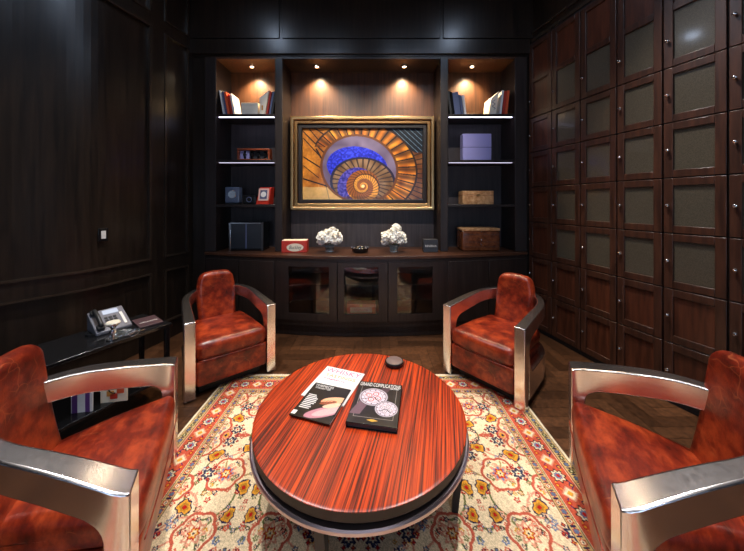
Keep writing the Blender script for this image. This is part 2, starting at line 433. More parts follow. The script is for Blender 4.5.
# ------------------------------------------------------------------ bookcase wall
XL0, XL1 = -2.06, -1.105; XR0, XR1 = .845, 1.911   # outer edges of the towers
YF, YB = 3.60, 4.02
HC = .93; TOPZ = 3.335
def front_y(x): return 3.60-.30*max(0, 1-((x+.08)/1.99)**2)
def bow(x0, x1, off=0, n=10): return [(x0+(x1-x0)*i/n, front_y(x0+(x1-x0)*i/n)+off) for i in range(n+1)]
def slab(mb, x0, x1, z0, z1, off=0, back=YB, n=10):
    p = bow(x0, x1, off, n); mb.prism(p+[(x1, back), (x0, back)], z0, z1)
def tower(label, x0, x1, so, si, left, shelves):
    """so/si: stile widths at outer/inner side"""
    t = thing('bookcase', label, 'bookcase', ((x0+x1)/2, 3.8, 0))
    def L(name, mb, mat, **k):
        o = link(name, mb, mat, t, **k); o.location = (-(x0+x1)/2, -3.8, 0); return o
    a0, a1 = (x0+so, x1-si) if left else (x0+si, x1-so)
    for p, q in ((x0, a0), (a1, x1)):
        mb = MB(); mb.box(p, q, YF, YB-.02, HC+.002, TOPZ); L('side_panel', mb, M['unit_wood'], bevel=.003)
    mb = MB(); mb.box(a0, a1, YB-.035, YB-.02, HC+.002, 2.60); L('back_panel', mb, M['dark_back'])
    mb = MB(); mb.box(a0, a1, YB-.035, YB-.02, 2.60, TOPZ); L('upper_back_panel', mb, M['back_wood'])
    mb = MB(); mb.box(a0, a1, YF+.005, YB-.035, TOPZ-.025, TOPZ); L('top_panel', mb, M['back_wood'])
    for i, z in enumerate(shelves):
        mb = MB(); mb.box(a0, a1, YF+.01, YB-.036, z-.032, z); s = L('shelf', mb, M['unit_wood'], bevel=.003)
        if i < 2:
            mb = MB(); mb.box(a0+.02, a1-.02, YF+.03, YF+.042, z-.037, z-.032); q = link('light_strip', mb, M['led'] if i == 0 else M['ledweak'], s); q['label'] = 'glowing pale light strip'
    mb = MB(); slab(mb, x0, x1, .10, HC-.036, 0); L('lower_cabinet', mb, M['unit_wood'], bevel=.003)
    mb = MB(); slab(mb, x0, x1, 0, .10, .05); L('plinth', mb, M['blackmatte'])
    mb = MB()
    m = (x0+x1)/2
    for p, q in ((x0+.03, m-.004), (m+.004, x1-.03)):
        pts = bow(p, q, -.014, 6); mb.prism(pts+[(x, y+.014) for x, y in reversed(pts)], .16, HC-.075)
    L('lower_door', mb, M['unit_wood'], bevel=.003)
    return t
SH = (2.632, 2.065, 1.512)
tower('tall dark wood bookcase left of the painting, with four open shelf bays', XL0, XL1, .137, .091, True, SH)
tower('tall dark wood bookcase right of the painting, with four open shelf bays', XR0, XR1, .148, .092, False, SH)
# middle section
cx0, cx1 = XL1+.002, XR0-.002
t = thing('alcove_panelling', 'brown wood panelled alcove with canopy behind the gold framed painting', 'panelling', ((cx0+cx1)/2, 3.9, 0))
off = (-(cx0+cx1)/2, -3.9, 0)
mb = MB(); mb.box(cx0, cx1, YB-.035, YB-.02, HC+.002, 1.46); link('lower_back_panel', mb, M['dark_back'], t, loc=off)
mb = MB(); mb.box(cx0, cx1, YB-.035, YB-.02, 1.46, TOPZ); link('upper_back_panel', mb, M['back_wood'], t, loc=off)
mb = MB(); mb.box(cx0, cx1, YF+.005, YB-.036, TOPZ-.025, TOPZ); link('top_panel', mb, M['unit_wood'], t, loc=off)
# base cabinet with three glazed doors
t = thing('glazed_base_cabinet', 'low bow-fronted dark wood cabinet with three glass doors under the painting', 'cabinet', ((cx0+cx1)/2, 3.6, 0))
off = (-(cx0+cx1)/2, -3.6, 0)
mb = MB(); slab(mb, cx0, cx1, 0, .13, .04); link('plinth', mb, M['unit_wood'], t, loc=off, bevel=.004)
mb = MB(); slab(mb, cx0, cx1, .13, .19, 0, n=14); mb.prism(bow(cx0, cx1, .02, 14)+[(cx1, YB-.02), (cx0, YB-.02)], .19, .21)
mb.box(cx0, cx0+.02, 3.46, YB-.02, .21, .894); mb.box(cx1-.02, cx1, 3.46, YB-.02, .21, .894)
mb.box(cx0+.02, cx1-.02, YB-.04, YB-.02, .21, .894); slab(mb, cx0, cx1, .862, .894, 0, n=14)
link('carcass', mb, M['unit_wood'], t, loc=off)
mb = MB(); p = bow(cx0+.03, cx1-.03, .10, 14); mb.prism(p+[(cx1-.03, YB-.05), (cx0+.03, YB-.05)], .555, .575); link('inner_shelf', mb, M['unit_wood'], t, loc=off)
doors = [(-1.10, -.395), (-.385, .175), (.185, .842)]
openx = [(-.955, -.485), (-.315, .075), (.285, .69)]
for (d0, d1), (o0, o1) in zip(doors, openx):
    yb = lambda x: front_y(x)-.002
    mb = MB()
    def piece(a, b, z0, z1):
        p = bow(a, b, -.020, 5); mb.prism(p+[(x, y+.022) for x, y in reversed(p)], z0, z1)
    piece(d0, o0, .195, .860); piece(o1, d1, .195, .860); piece(o0, o1, .195, .275); piece(o0, o1, .805, .860)
    d = link('door', mb, M['unit_wood'], t, loc=off)
    mb = MB(); p = bow(o0, o1, -.008, 5); mb.prism(p+[(x, y+.005) for x, y in reversed(p)], .275, .805)
    link('glass_pane', mb, M['glass'], d)
mb = MB(); slab(mb, XL0, XR1, HC-.034, HC, -.012, back=YB-.02, n=30)
tag(link('countertop', mb, M['shelf_top'], bevel=.004), 'long bowed reddish brown wooden countertop running under painting and both bookcases', 'countertop')

# painting
def painting_rgb():
    nx, ny = 380, 226
    u, v = np.meshgrid(np.linspace(0, 560, nx), np.linspace(0, 325, ny))
    x = u+90; y = v+105
    rng = np.random.RandomState(3)
    def smoothnoise(s):
        a = rng.rand(ny//s+3, nx//s+3); yy = np.linspace(0, a.shape[0]-2.01, ny); xx = np.linspace(0, a.shape[1]-2.01, nx)
        i = yy.astype(int)[:, None]; j = xx.astype(int)[None, :]; f = (yy % 1)[:, None]; g = (xx % 1)[None, :]
        return (a[i, j]*(1-f)+a[i+1, j]*f)*(1-g)+(a[i, j+1]*(1-f)+a[i+1, j+1]*f)*g
    N = smoothnoise(18); N2 = smoothnoise(4)
    def C(*c): return np.array(c)
    img = np.zeros((ny, nx, 3))+C(.82, .50, .14)
    img += (N[..., None]-.5)*C(.35, .28, .12)+(N2[..., None]-.5)*.12
    # left flights: diagonal dark rails
    for x0, y0, x1, y1, wd in ((95, 120, 190, 215, 3), (95, 235, 200, 300, 3), (95, 335, 260, 385, 3.5), (95, 150, 170, 230, 2.5), (150, 105, 215, 150, 3), (95, 275, 165, 330, 2),
                               (120, 105, 175, 170, 2.5), (155, 200, 260, 385, 4), (185, 300, 215, 430, 2), (210, 350, 285, 430, 3), (190, 330, 250, 390, 3)):
        dx, dy = x1-x0, y1-y0; Ls = math.hypot(dx, dy); tt = np.clip(((x-x0)*dx+(y-y0)*dy)/Ls**2, 0, 1)
        d = np.hypot(x-x0-tt*dx, y-y0-tt*dy); img[d < wd] = (.16, .07, .03)
    low = (x < 280) & (y > 370+.1*x*.2); img[low] = img[low]*.4+C(.95, .84, .60)*.6
    # big outer ring of treads
    def ell(cx, cy, rx, ry, rot=0):
        c, s = math.cos(rot), math.sin(rot); X = (x-cx)*c+(y-cy)*s; Y = -(x-cx)*s+(y-cy)*c
        return np.sqrt((X/rx)**2+(Y/ry)**2), np.arctan2(Y/ry, X/rx)
    r3, a3 = ell(385, 300, 300, 235, .2)
    far = (x > 560) & (y > 170); img[far] = (C(.52, .30, .12)+(N[..., None]-.5)*.3)[far]
    st = ((a3*30/PI) % 1) < .22; img[far & st] = (.20, .11, .06)
    dk = (x-470 > (y-105)*1.3) & (y < 215); img[dk] = (.07, .09, .13)
    ln = dk & ((((x-y*1.1)/26) % 1) < .16); img[ln] = (.45, .55, .62)
    r1, a1 = ell(355, 290, 178, 152, .25); ro, ao = ell(375, 285, 250, 205, .25)
    ring = (r1 > 1) & (ro < 1) & ((x > 330) | (y < 190))
    g = C(.86, .50, .12)+(N[..., None]-.5)*C(.5, .4, .2); shade = (.5+.5*np.cos(a1*34))[..., None]
    img[ring] = (g*(.55+.6*shade))[ring]
    lines = ring & (((a1*36/(2*PI)) % 1) < .17); img[lines] = (.17, .08, .03)
    for rr, e, c in ((r1, .035, (.45, .25, .10)), (ro, .018, (.20, .10, .05))):
        m = (np.abs(rr-1) < e) & ((x > 150)); img[m & ((x > 330) | (y < 250) | (rr is r1))] = c
    ins = r1 < .97
    img[ins] = (C(.47, .40, .50)+(N[..., None]-.5)*.2)[ins]
    r2, a2 = ell(345, 280, 142, 92, .12); blue = (r2 < 1) & ins
    img[blue] = (C(.16, .20, .80)+(N2[..., None]-.5)*C(.25, .3, .5))[blue]
    r4, a4 = ell(372, 352, 148, 112, .1); br = (r4 < 1) & ins
    img[br] = (C(.52, .38, .24)+(N[..., None]-.5)*.3)[br]
    m = br & (((a4*30/(2*PI)) % 1) < .3); img[m] = (.24, .16, .12)
    m = (np.abs(r4-1) < .04) & ins; img[m] = (.13, .10, .22)
    r5, a5 = ell(345, 375, 92, 92); m = (r5 < 1) & ins; img[m] = (C(.26, .22, .62)+(N2[..., None]-.5)*.4)[m]
    r6, a6 = ell(372, 368, 78, 74); m = (r6 < 1)
    sp = (a6/(2*PI)-np.log(np.maximum(r6, .02))*.9) % 1
    tread = (np.abs(((a6*26/(2*PI)+np.log(np.maximum(r6, .02))*3) % 1)-.5) < .16)
    col = np.where(sp[..., None] < .45, C(.93, .62, .20), C(.62, .34, .10)); col = np.where(tread[..., None] & (r6 > .3)[..., None], col*.55, col)
    col = np.where((sp < .08)[..., None], C(.25, .12, .05), col)
    img[m] = col[m]; m = r6 < .10; img[m] = (1, .9, .6)
    m = (y > 415) & (x > 285) & (x < 470); img[m] = img[m]*.5+C(.35, .2, .08)*.5
    return img
pt = thing('framed_painting', 'gold framed picture of a spiral staircase seen from above, hung in the alcove', 'painting', (-.128, YB-.038, 2.055))
def frame_mb(w, h, prof_out, prof_in, y0, y1):
    mb = MB(); a, b = w/2+prof_out, h/2+prof_out; c, d = w/2+prof_in, h/2+prof_in
    vs = [(-a, y0, -b), (a, y0, -b), (a, y0, b), (-a, y0, b), (-c, y0, -d), (c, y0, -d), (c, y0, d), (-c, y0, d)]
    vs += [(x, y1, z) for x, _, z in vs]
    fs = []
    for i in range(4):
        j = (i+1) % 4
        fs += [(i, j, 4+j, 4+i), (8+i, 12+i, 12+j, 8+j), (i, 8+i, 8+j, j), (4+i, 4+j, 12+j, 12+i)]
    return mb.add(vs, fs)
pw, ph = 1.62, .96
o = grid_colour('picture', painting_rgb(), pw, ph, M['art'], pt, z=-.045, vertical=True)
mb = frame_mb(pw, ph, .14, .095, -.150, 0); f1 = link('frame', mb, M['goldpale'], pt, bevel=.012, seg=3)
mb = frame_mb(pw, ph, .095, .050, -.118, -.002); link('inner_moulding', mb, M['gold'], f1, bevel=.010, seg=3)
mb = frame_mb(pw, ph, .050, -.004, -.085, -.004); link('dark_liner', mb, M['table_edge'], f1, bevel=.008)

# canopy spot lamps
for x, lab in ((-1.565, 'small bright recessed spot lamp above the left bookcase books'), (-.72, 'small bright recessed spot lamp over the left end of the painting'),
               (.42, 'small bright recessed spot lamp over the right end of the painting'), (1.30, 'small bright recessed spot lamp above the right bookcase books')):
    y = 3.80
    t = thing('spot_lamp', lab, 'lamp', (x, y, TOPZ-.0262), group='recessed spot lamps over the bookcase wall')
    mb = MB(); mb.lathe([(.022, 0), (.045, 0), (.045, -.012), (.030, -.016), (.022, -.004)], 24, cap=False); link('rim', mb, M['steel'], t, smooth=True)
    mb = MB(); mb.lathe([(0, -.002), (.014, -.006), (.020, -.003), (.021, 0)], 20, cap=False); q = link('bulb', mb, M['bulb'], t, smooth=True); q['label'] = 'glowing warm bulb'
    spot((x, y+.05, TOPZ-.05), 75, (1, .72, .42), 112, .95, .02, rot=(R(6), 0, 0))

# ------------------------------------------------------------------ lockers
ROWS = [.05, .47, .88, 1.30, 1.72, 2.14, 2.56, 3.46]
ordn = ['bookcase corner', 'second from the bookcase', 'third from the bookcase', 'fourth from the bookcase', 'large and nearly frontmost, fifth from the bookcase', 'rightmost cut by the frame edge', 'nearest']
def offset_pt(i, d):
    a = Vector(RP[max(i-1, 0)]); b = Vector(RP[min(i+1, len(RP)-1)]); t = (b-a).normalized(); return Vector(RP[i])+Vector((-t.y, t.x))*d
knob_mb = MB(); knob_mb.lathe([(0, .026), (.008, .025), (.013, .019), (.012, .013), (.006, .009), (.006, 0)], 16)
for c in range(6):
    a = Vector(RP[c]); b = Vector(RP[c+1]); t = (b-a); W = t.length; t.normalize(); nrm = Vector((t.y, -t.x))      # nrm: into the room (towards -x)
    if nrm.x > 0: nrm = -nrm
    ang = math.atan2(t.y, t.x)
    lab = ['tall bank of lockers in the corner by the right bookcase, with plain wood doors',
           'tall column of lockers second along from the right bookcase', 'tall column of lockers third along from the right bookcase',
           'tall column of lockers fourth along, left of the column with the glinting top door',
           'tall column of widest looking lockers, with spot lamp glint in its top glass door', 'tall column of lockers cut by the right edge of the picture'][c]
    root = thing('locker_cabinet', lab, 'locker', (a.x, a.y, 0), ang, group='wall of lockers')
    # local frame: x along the column, y = left of t ; room side is local -y if nrm = -left
    left = Vector((-t.y, t.x)); s = -1 if nrm.dot(left) < 0 else 1
    oa, ob = offset_pt(c, .34), offset_pt(c+1, .34)
    def loc(p):
        d = Vector(p)-a; return (d.dot(t), d.dot(left))
    # direction away from the room
    if (offset_pt(c, .34)-a).dot(nrm) > 0: oa, ob = offset_pt(c, -.34), offset_pt(c+1, -.34)
    la, lb = loc(oa), loc(ob); g = .001
    mb = MB(); pts = [(g, 0), (W-g, 0), (lb[0]-g, lb[1]), (la[0]+g, la[1])]
    if s > 0: pts = pts[::-1]
    if c == 0: pts = [(g, 0), (W-g, 0), (lb[0]-g, lb[1]), (.02, lb[1])][::(-1 if s > 0 else 1)]
    mb.prism(pts, .05, 3.49); link('body', mb, M['blackmatte'], root)
    mb = MB(); mb.box(.002, W-.002, min(0, -s*.05), max(0, -s*.05), 0, .05); link('plinth', mb, M['blackmatte'], root)
    d0, d1 = (0, s*.022)
    def bx(mb, x0, x1, y0, y1, z0, z1): mb.box(x0, x1, min(y0, y1), max(y0, y1), z0, z1)
    for r_ in range(7):
        z0, z1 = ROWS[r_]+.004, ROWS[r_+1]-.004; x0, x1 = .005, W-.005; fw = .055
        mb = MB()
        bx(mb, x0, x0+fw, d0, d1, z0, z1); bx(mb, x1-fw, x1, d0, d1, z0, z1)
        bx(mb, x0+fw, x1-fw, d0, d1, z0, z0+fw); bx(mb, x0+fw, x1-fw, d0, d1, z1-fw, z1)
        if r_ == 6: bx(mb, x0+fw, x1-fw, d0, d1, z0+.42, z0+.475)
        dr = link('door', mb, M['locker'], root, bevel=.003)
        glassy = r_ >= 2 and c > 0
        mb = MB(); zt = z1-fw if r_ < 6 else z0+.42
        bx(mb, x0+fw, x1-fw, s*.001, s*.008, z0+fw, zt)
        q = link('glass_pane' if glassy else 'wood_panel', mb, M['grille'] if glassy else M['locker_panel'], dr)
        if glassy: q['label'] = 'glass pane over fine woven mesh'
        if r_ == 6:
            mb = MB(); bx(mb, x0+fw, x1-fw, s*.001, s*.008, z0+.475, z1-fw); link('wood_panel', mb, M['locker_panel'], dr)
        kz = (z0+z1)/2 if r_ < 6 else z0+.20
        k = link('knob', knob_mb, M['steel'], dr, smooth=True, loc=(x0+fw*.5, d1, kz), rot=(R(-90*s), 0, 0)); k['label'] = 'small round bright metal knob'

# ------------------------------------------------------------------ rug
def rug_rgb(nx, ny, W, H):
    rng = np.random.RandomState(11)
    K = 1.48; W *= K; H *= K
    x, y = np.meshgrid(np.linspace(0, W, nx), np.linspace(0, H, ny))
    fx = np.minimum(x, W-x); fy = np.minimum(y, H-y); e = np.minimum(fx, fy)
    cream = np.array((.88, .80, .66)); red = np.array((.74, .33, .24)); navy = np.array((.13, .12, .26)); gold = np.array((.82, .58, .20)); rose = np.array((.80, .55, .45))
    green = np.array((.42, .44, .26)); blue = np.array((.40, .46, .58)); crim = np.array((.66, .12, .10)); dk = np.array((.20, .12, .13)); tan = np.array((.80, .68, .46))
    img = np.zeros((ny, nx, 3))+cream
    cx, cy = W/2, H/2
    u0, v0 = np.abs(x-cx), np.abs(y-cy)
    u = np.where(u0 > .88, 1.76-u0, u0); v = np.where(v0 > 1.02, 2.04-v0, v0)          # mirrored repeat
    px = W/nx
    def paint(m, c): img[m] = c
    def vine(pts, wd, c, U=u, V=v):
        pts = np.array(pts)
        for (a, b), (p, q) in zip(pts, pts[1:]):
            dx, dy = p-a, q-b; L2 = dx*dx+dy*dy+1e-9; t = np.clip(((U-a)*dx+(V-b)*dy)/L2, 0, 1)
            paint((np.hypot(U-a-t*dx, V-b-t*dy) < wd) & (e > .37), c)
    def rosette(a, b, r, cols, n=8, U=u, V=v, mask=None, rot=0):
        d = np.hypot(U-a, V-b); th = np.arctan2(V-b, U-a)+rot
        ed = r*(.80+.20*np.cos(n*th))
        mk = np.ones_like(d, bool) if mask is None else mask
        for k, c in zip((1, .72, .48, .22), cols): paint((d < ed*k) & mk, c)
        
    field = e > .37
    def palm(a, b, r, ang, cols, mask=field):
        c, s = math.cos(ang), math.sin(ang); X = (u-a)*c+(v-b)*s; Y = -(u-a)*s+(v-b)*c
        w = r*.78*np.sqrt(np.clip(1-(X/r)**2, 0, 1))*(1-.35*X/r)
        for k, col in zip((1, .78, .5, .25), cols):
            paint((np.abs(Y) < w*k*(.88+.12*np.cos(X*9/r))) & (np.abs(X) < r*k) & mask, col)
    # spiralling arabesque vines in the field
    for (a, b, r0, turns, ph, c) in ((.55, .95, .26, 1.3, 0, rose), (.62, .45, .24, 1.2, 2, green), (.25, .75, .22, 1.2, 4, green), (.28, 1.1, .2, 1.1, 1, rose), (.75, .75, .18, 1.2, 3, tan*.8),
                                     (.35, .30, .22, 1.2, 5, rose), (.80, .15, .16, 1.1, 1.5, green), (.08, .95, .15, 1, 0, rose), (.75, 1.0, .14, 1.1, 5, green), (.5, .1, .2, 1.2, .5, rose)):
        th = np.linspace(0, turns*2*PI, 42); rr_ = r0*(1-.6*th/th[-1])
        vine(np.stack([a+rr_*np.cos(th+ph), b+rr_*np.sin(th+ph)], 1), .0075, c)
        for t0 in th[::4]:
            rr2 = r0*(1-.6*t0/th[-1]); col = [crim, navy, gold, blue, rose, green][rng.randint(6)]
            rosette(a+rr2*math.cos(t0+ph)+.012, b+rr2*math.sin(t0+ph), .017+.010*rng.rand(), (dk if rng.rand() < .4 else col, col, cream, crim), 5, mask=field)
    # small scattered flowers and leaves
    for _ in range(620):
        a, b = rng.rand()*W/2, rng.rand()*H/2; col = [crim, navy, gold, blue, rose, green, rose, red][rng.randint(8)]
        rosette(a, b, .012+.016*rng.rand(), (col, col, cream, dk), 5, mask=field)
    # lobed cartouches with rose outline
    for (a, b, r) in ((.62, .62, .15), (.28, .92, .14), (.58, 1.12, .12), (.0, .62, .15), (.62, .18, .14), (.30, .50, .11)):
        d = np.hypot(u-a, v-b); th = np.arctan2(v-b, u-a); ed = r*(.86+.14*np.abs(np.cos(3*th)))
        paint((np.abs(d-ed) < .011) & field, red*.9+.04); paint((d < ed-.011) & field & (d > ed-.020), cream)
        rosette(a, b, r*.60, (rose if r != .12 else navy*1.5, cream if r < .145 else blue, crim, cream), 8, mask=field)
        rosette(a, b, r*.33, (crim, gold, cream, dk), 6, mask=field)
    for (a, b, r, an) in ((.45, .80, .075, .7), (.82, .50, .07, -1.2), (.15, 1.05, .07, 1.5), (.42, 1.02, .06, 2.4), (.72, .88, .07, .3), (.15, .35, .075, .9), (.45, .35, .07, -.6), (.80, .30, .06, 1.3), (.16, .78, .06, -.4), (.76, 1.08, .05, .9)):
        palm(a, b, r, an, (navy, gold, gold*.8, crim)) if rng.rand() < .6 else palm(a, b, r, an, (crim, rose, gold, navy))
    for (a, b) in ((.47, .62), (.82, .80), (.32, .18), (.08, .15), (.50, .95), (.82, .02)):
        rosette(a, b, .055, (navy, blue*.6, cream, crim), 6, mask=field, rot=.5)
        for k in range(6): rosette(a+.062*math.cos(k*PI/3), b+.062*math.sin(k*PI/3), .018, (navy, crim, crim, gold), 4, mask=field)
    # borders
    along = np.where(fx < fy, v0, u0); dist = e
    def band(d0, d1, c): m = (dist >= d0) & (dist < d1); paint(m, c); return m
    band(0, .022, (.86, .80, .68)); 
    b1 = band(.022, .10, tan*.95); b3 = band(.295, .37, tan*.92)
    b2 = band(.10, .295, red)
    for d in (.022, .10, .106, .290, .296, .366): band(d, d+.005, dk if d not in (.106, .290) else cream)
    for (m, dc, per, cols) in ((b1, .062, .064, (dk, green, cream, crim)), (b3, .333, .064, (crim, cream, navy, gold))):
        t = (along+.5*per) % per-.5*per; r = np.hypot(t, dist-dc); th = np.arctan2(dist-dc, t); alt = (np.floor((along+.5*per)/per) % 2) > 0
        for k, c1 in zip((.026, .017, .008), cols): paint(m & (r < k*(.85+.15*np.cos(6*th))), c1)
        paint(m & alt & (r < .017), blue*.9); paint(m & (np.abs(np.abs(t)-.5*per) < .0055) & (np.abs(dist-dc) < .020), navy)
    per = .30; idx = np.floor((along+.5*per)/per); t = (along+.5*per) % per-.5*per; s = dist-.198
    w = .060*np.sin(2*PI*along/per); paint(b2 & (np.abs(s-w) < .0055), navy*1.4); paint(b2 & (np.abs(s+w) < .004), gold)
    r = np.hypot(t, s); th = np.arctan2(s, t)
    for k, c1 in zip((.066, .052, .036, .018), (dk, cream, blue, crim)): paint(b2 & (r < k*(.85+.15*np.cos(8*th))), c1)
    t2 = along % per-.0; t2 = (along) % per-.5*per
    r = np.abs(t2)*.9+np.abs(s)*.9
    for k, c1 in zip((.058, .045, .022), (rose, cream, gold)): paint(b2 & (r < k), c1)
    for o2 in (.07, -.07):
        tt = (t-o2*1.15); 
        for sg in (-1, 1):
            r = np.hypot(tt, s-sg*.055); paint(b2 & (r < .018), crim if sg > 0 else navy); paint(b2 & (r < .009), gold)
    # weave fleck and abrash
    img *= (1+(rng.rand(ny, nx, 1)-.5)*.30)
    img = img*(1+.05*np.sin(y*9+1)[..., None])
    return img
RX0, RX1, RY0, RY1 = -1.27, 1.17, -.14, 2.58
rug = thing('persian_rug', 'cream and red patterned persian rug with floral borders under the round table', 'rug', ((RX0+RX1)/2, (RY0+RY1)/2, 0))
W_, H_ = RX1-RX0, RY1-RY0
grid_colour('pile', rug_rgb(720, 800, W_, H_), W_, H_, M['rug'], rug, z=.012)
mb = MB(); mb.box(-W_/2, W_/2, -H_/2, H_/2, .001, .0112); link('backing', mb, M['cream'], rug)
mb = MB()
for k in range(300):
    x = -W_/2+W_*(k+.5)/300
    for sg in (-1, 1):
        mb.box(x-.002, x+.002, *(sorted((sg*H_/2, sg*(H_/2+.022)))), .002, .006)
link('fringe', mb, M['cream'], rug)

# ------------------------------------------------------------------ coffee table
TX, TY = -.06, 1.566
tb = thing('coffee_table', 'low round coffee table with striped red wood top and metal ring on the rug', 'table', (TX, TY, 0))
mb = MB(); mb.lathe([(0, .4395), (.5395, .4395), (.5405, .4435), (.537, .445), (.525, .445), (0, .445)], 128, cap=False); link('tabletop', mb, M['table'], tb, smooth='s')
mb = MB(); mb.lathe([(.30, .403), (.5385, .403), (.5395, .4393), (.30, .4393)], 128, cap=False); q = link('top_edge', mb, M['table_edge'], tb, smooth='s')
mb = MB(); mb.lathe([(.46, .305), (.50, .31), (.505, .402), (.46, .402), (.46, .305)], 96, cap=False); link('apron', mb, M['blackmatte'], tb, smooth='s')
mb = MB(); mb.lathe([(.507, .362), (.545, .362), (.551, .367), (.551, .379), (.545, .385), (.507, .385), (.507, .362)], 128, cap=False); link('metal_ring', mb, M['ring'], tb, smooth='s')
for a in (-14, -104, 76, 166):
    ca, sa = math.cos(R(a)), math.sin(R(a)); m = Matrix.Rotation(R(a), 4, 'Z')
    mb = MB(); mb.add([(.507, -.02, .361), (.540, -.02, .361), (.540, .02, .361), (.507, .02, .361), (.47, -.02, .013), (.50, -.02, .013), (.50, .02, .013), (.47, .02, .013)],
           [(0, 1, 2, 3), (4, 7, 6, 5), (0, 4, 5, 1), (1, 5, 6, 2), (2, 6, 7, 3), (3, 7, 4, 0)], m)
    link('leg', mb, M['blackmatte'], tb)
mb = MB(); mb.lathe([(0, .290), (.46, .290), (.46, .3045), (0, .3045)], 64, cap=False); link('underside', mb, M['blackmatte'], tb)

# things on the table
ZT = .4455
t = thing('magazine', 'white magazine with pale WHISKY title, under the black magazine on the round table', 'magazine', (-.223, 1.743, ZT), R(-20))
mb = MB(); mb.box(-.1325, .1325, -.155, .155, 0, .0055); link('pages', mb, M['white'], t, bevel=.001)
text('title', 'WHISKY', .062, M['pink'], t, (-.0, .118, .0058), width=.235)
text('lettering', 'TASTINGS', .036, M['gilt'], t, (.005, .066, .0058), width=.20)
text('lettering', 'magazine', .018, M['pink'], t, (-.02, .034, .0058), width=.14)
def hand_rgb():
    nx, ny = 150, 184; x, y = np.meshgrid(np.linspace(0, 1, nx), np.linspace(0, 1, ny)); rng = np.random.RandomState(5)
    img = np.zeros((ny, nx, 3))+.06
    def blob(cx, cy, rx, ry, rot, c):
        cc, s = math.cos(rot), math.sin(rot); X = (x-cx)*cc+(y-cy)*s; Y = -(x-cx)*s+(y-cy)*cc; m = (X/rx)**2+(Y/ry)**2 < 1; img[m] = c
    blob(.70, .76, .42, .13, -.45, (.72, .50, .55)); blob(.78, .72, .34, .09, -.5, (.86, .66, .66))
    blob(.78, .40, .30, .09, -.25, (.90, .68, .52)); blob(.66, .50, .20, .05, -.35, (.55, .28, .18)); blob(.80, .55, .22, .06, -.4, (.93, .74, .62))
    for k in range(4): blob(.50+.07*k, .50-.02*k, .035, .025, .3, (.86, .56, .42)); blob(.52+.07*k, .53-.02*k, .012, .012, 0, (.12, .05, .04))
    img[(x > .96) | (x < .03) | (y > .97)] = .05
    return img*(1+(rng.rand(ny, nx, 1)-.5)*.15)
t = thing('magazine', 'black magazine with a pale arm and wrist watches on its cover, lying over white magazine', 'magazine', (-.270, 1.580, ZT+.0062), R(-18))
mb = MB(); mb.box(-.113, .113, -.138, .138, 0, .005); link('pages', mb, M['white'], t)
grid_colour('cover', hand_rgb(), .228, .278, M['cover'], t, z=.0056)
mb = MB(); mb.box(-.114, .114, -.139, -.1385, .0, .0054); link('spine', mb, M['black'], t)
text('title', 'TIMEPIECES', .024, M['white'], t, (-.045, .118, .006), width=.115)
text('lettering', 'COLLECTOR', .018, M['white'], t, (-.045, .098, .006), width=.095)
for k in range(9):
    w = random.uniform(.045, .075); mb = MB(); mb.box(-.098, -.098+w, .030-.013*k, .036-.013*k, .0057, .006); link('lettering_line', mb, M['white'], t)
mb = MB(); mb.box(-.112, -.088, -.128, -.100, .0057, .006); link('white_sticker', mb, M['white'], t)
def watch_rgb():
    nx, ny = 200, 260; x, y = np.meshgrid(np.linspace(0, 1, nx), np.linspace(0, 1.3, ny)); rng = np.random.RandomState(9)
    img = np.zeros((ny, nx, 3))+.045
    fr = ((np.abs(x-.5) < .405) & (y > .13) & (y < 1.13)) & ~((np.abs(x-.5) < .397) & (y > .138) & (y < 1.122)); img[fr] = (.55, .52, .50)
    def dial(cx, cy, r, sq, tint):
        X, Y = x-cx, (y-cy)/sq; d = np.hypot(X, Y); th = np.arctan2(Y, X)
        img[d < r*1.12] = (.30, .27, .30); img[d < r*1.07] = (.72, .68, .72); img[d < r*.98] = (.34, .30, .34); img[d < r*.92] = (.82, .76, .80)
        m = (d < r*.90) & (d > r*.78) & (((th*12/(2*PI)) % 1) < .18); img[m] = (.20, .15, .18)
        m = (d < r*.70) & (d > r*.66); img[m] = (.45, .38, .42)
        for k in range(4):
            a = k*PI/2+.4; e2 = np.hypot(X-.38*r*math.cos(a), Y-.38*r*math.sin(a)); img[e2 < .24*r] = tint; img[e2 < .17*r] = (.86, .80, .82); img[e2 < .05*r] = (.1, .1, .1)
        for a in (.8, 2.6): 
            c, s = math.cos(a), math.sin(a); m = (np.abs(-X*s+Y*c) < .02*r+.004) & (X*c+Y*s > 0) & (X*c+Y*s < .75*r); img[m] = (.10, .08, .10)
    # strap
    m = (np.abs((x-.30)+(y-.5)*.35) < .11) & (y > .5) & (y < 1.06); img[m] = (.40, .30, .34)
    m = (np.abs((x-.50)+(y-.5)*.5) < .10) & (y > .15) & (y < .5); img[m] = (.28, .20, .24)
    dial(.41, .50, .29, .90, (.70, .22, .20)); dial(.735, .83, .22, .95, (.50, .45, .48))
    X, Y = x-.74, y-.80
    m = (np.abs((x-.50)) < .12) & (np.abs(y-1.19) < .030) & (np.abs(x-.5)*.3+np.abs(y-1.19) < .035); img[m] = (.80, .62, .22)
    return img*(1+(rng.rand(ny, nx, 1)-.5)*.12)
t = thing('book', 'thick black hardback book with large watches on its cover on the round table', 'book', (.024, 1.553, ZT), R(-10))
mb = MB(); mb.box(-.118, .120, -.158, .158, .003, .024); link('pages', mb, M['darkgrey'], t)
mb = MB(); mb.box(-.125, .125, -.165, .165, .0, .003); mb.box(-.125, .125, -.165, .165, .024, .027); mb.box(-.125, -.120, -.165, .165, .003, .024); link('hard_cover', mb, M['black'], t, bevel=.001)
grid_colour('cover_print', watch_rgb(), .246, .326, M['cover'], t, z=.0275)
text('title', 'GRAND COMPLICATIONS', .044, M['white'], t, (0, .138, .0278), width=.232)
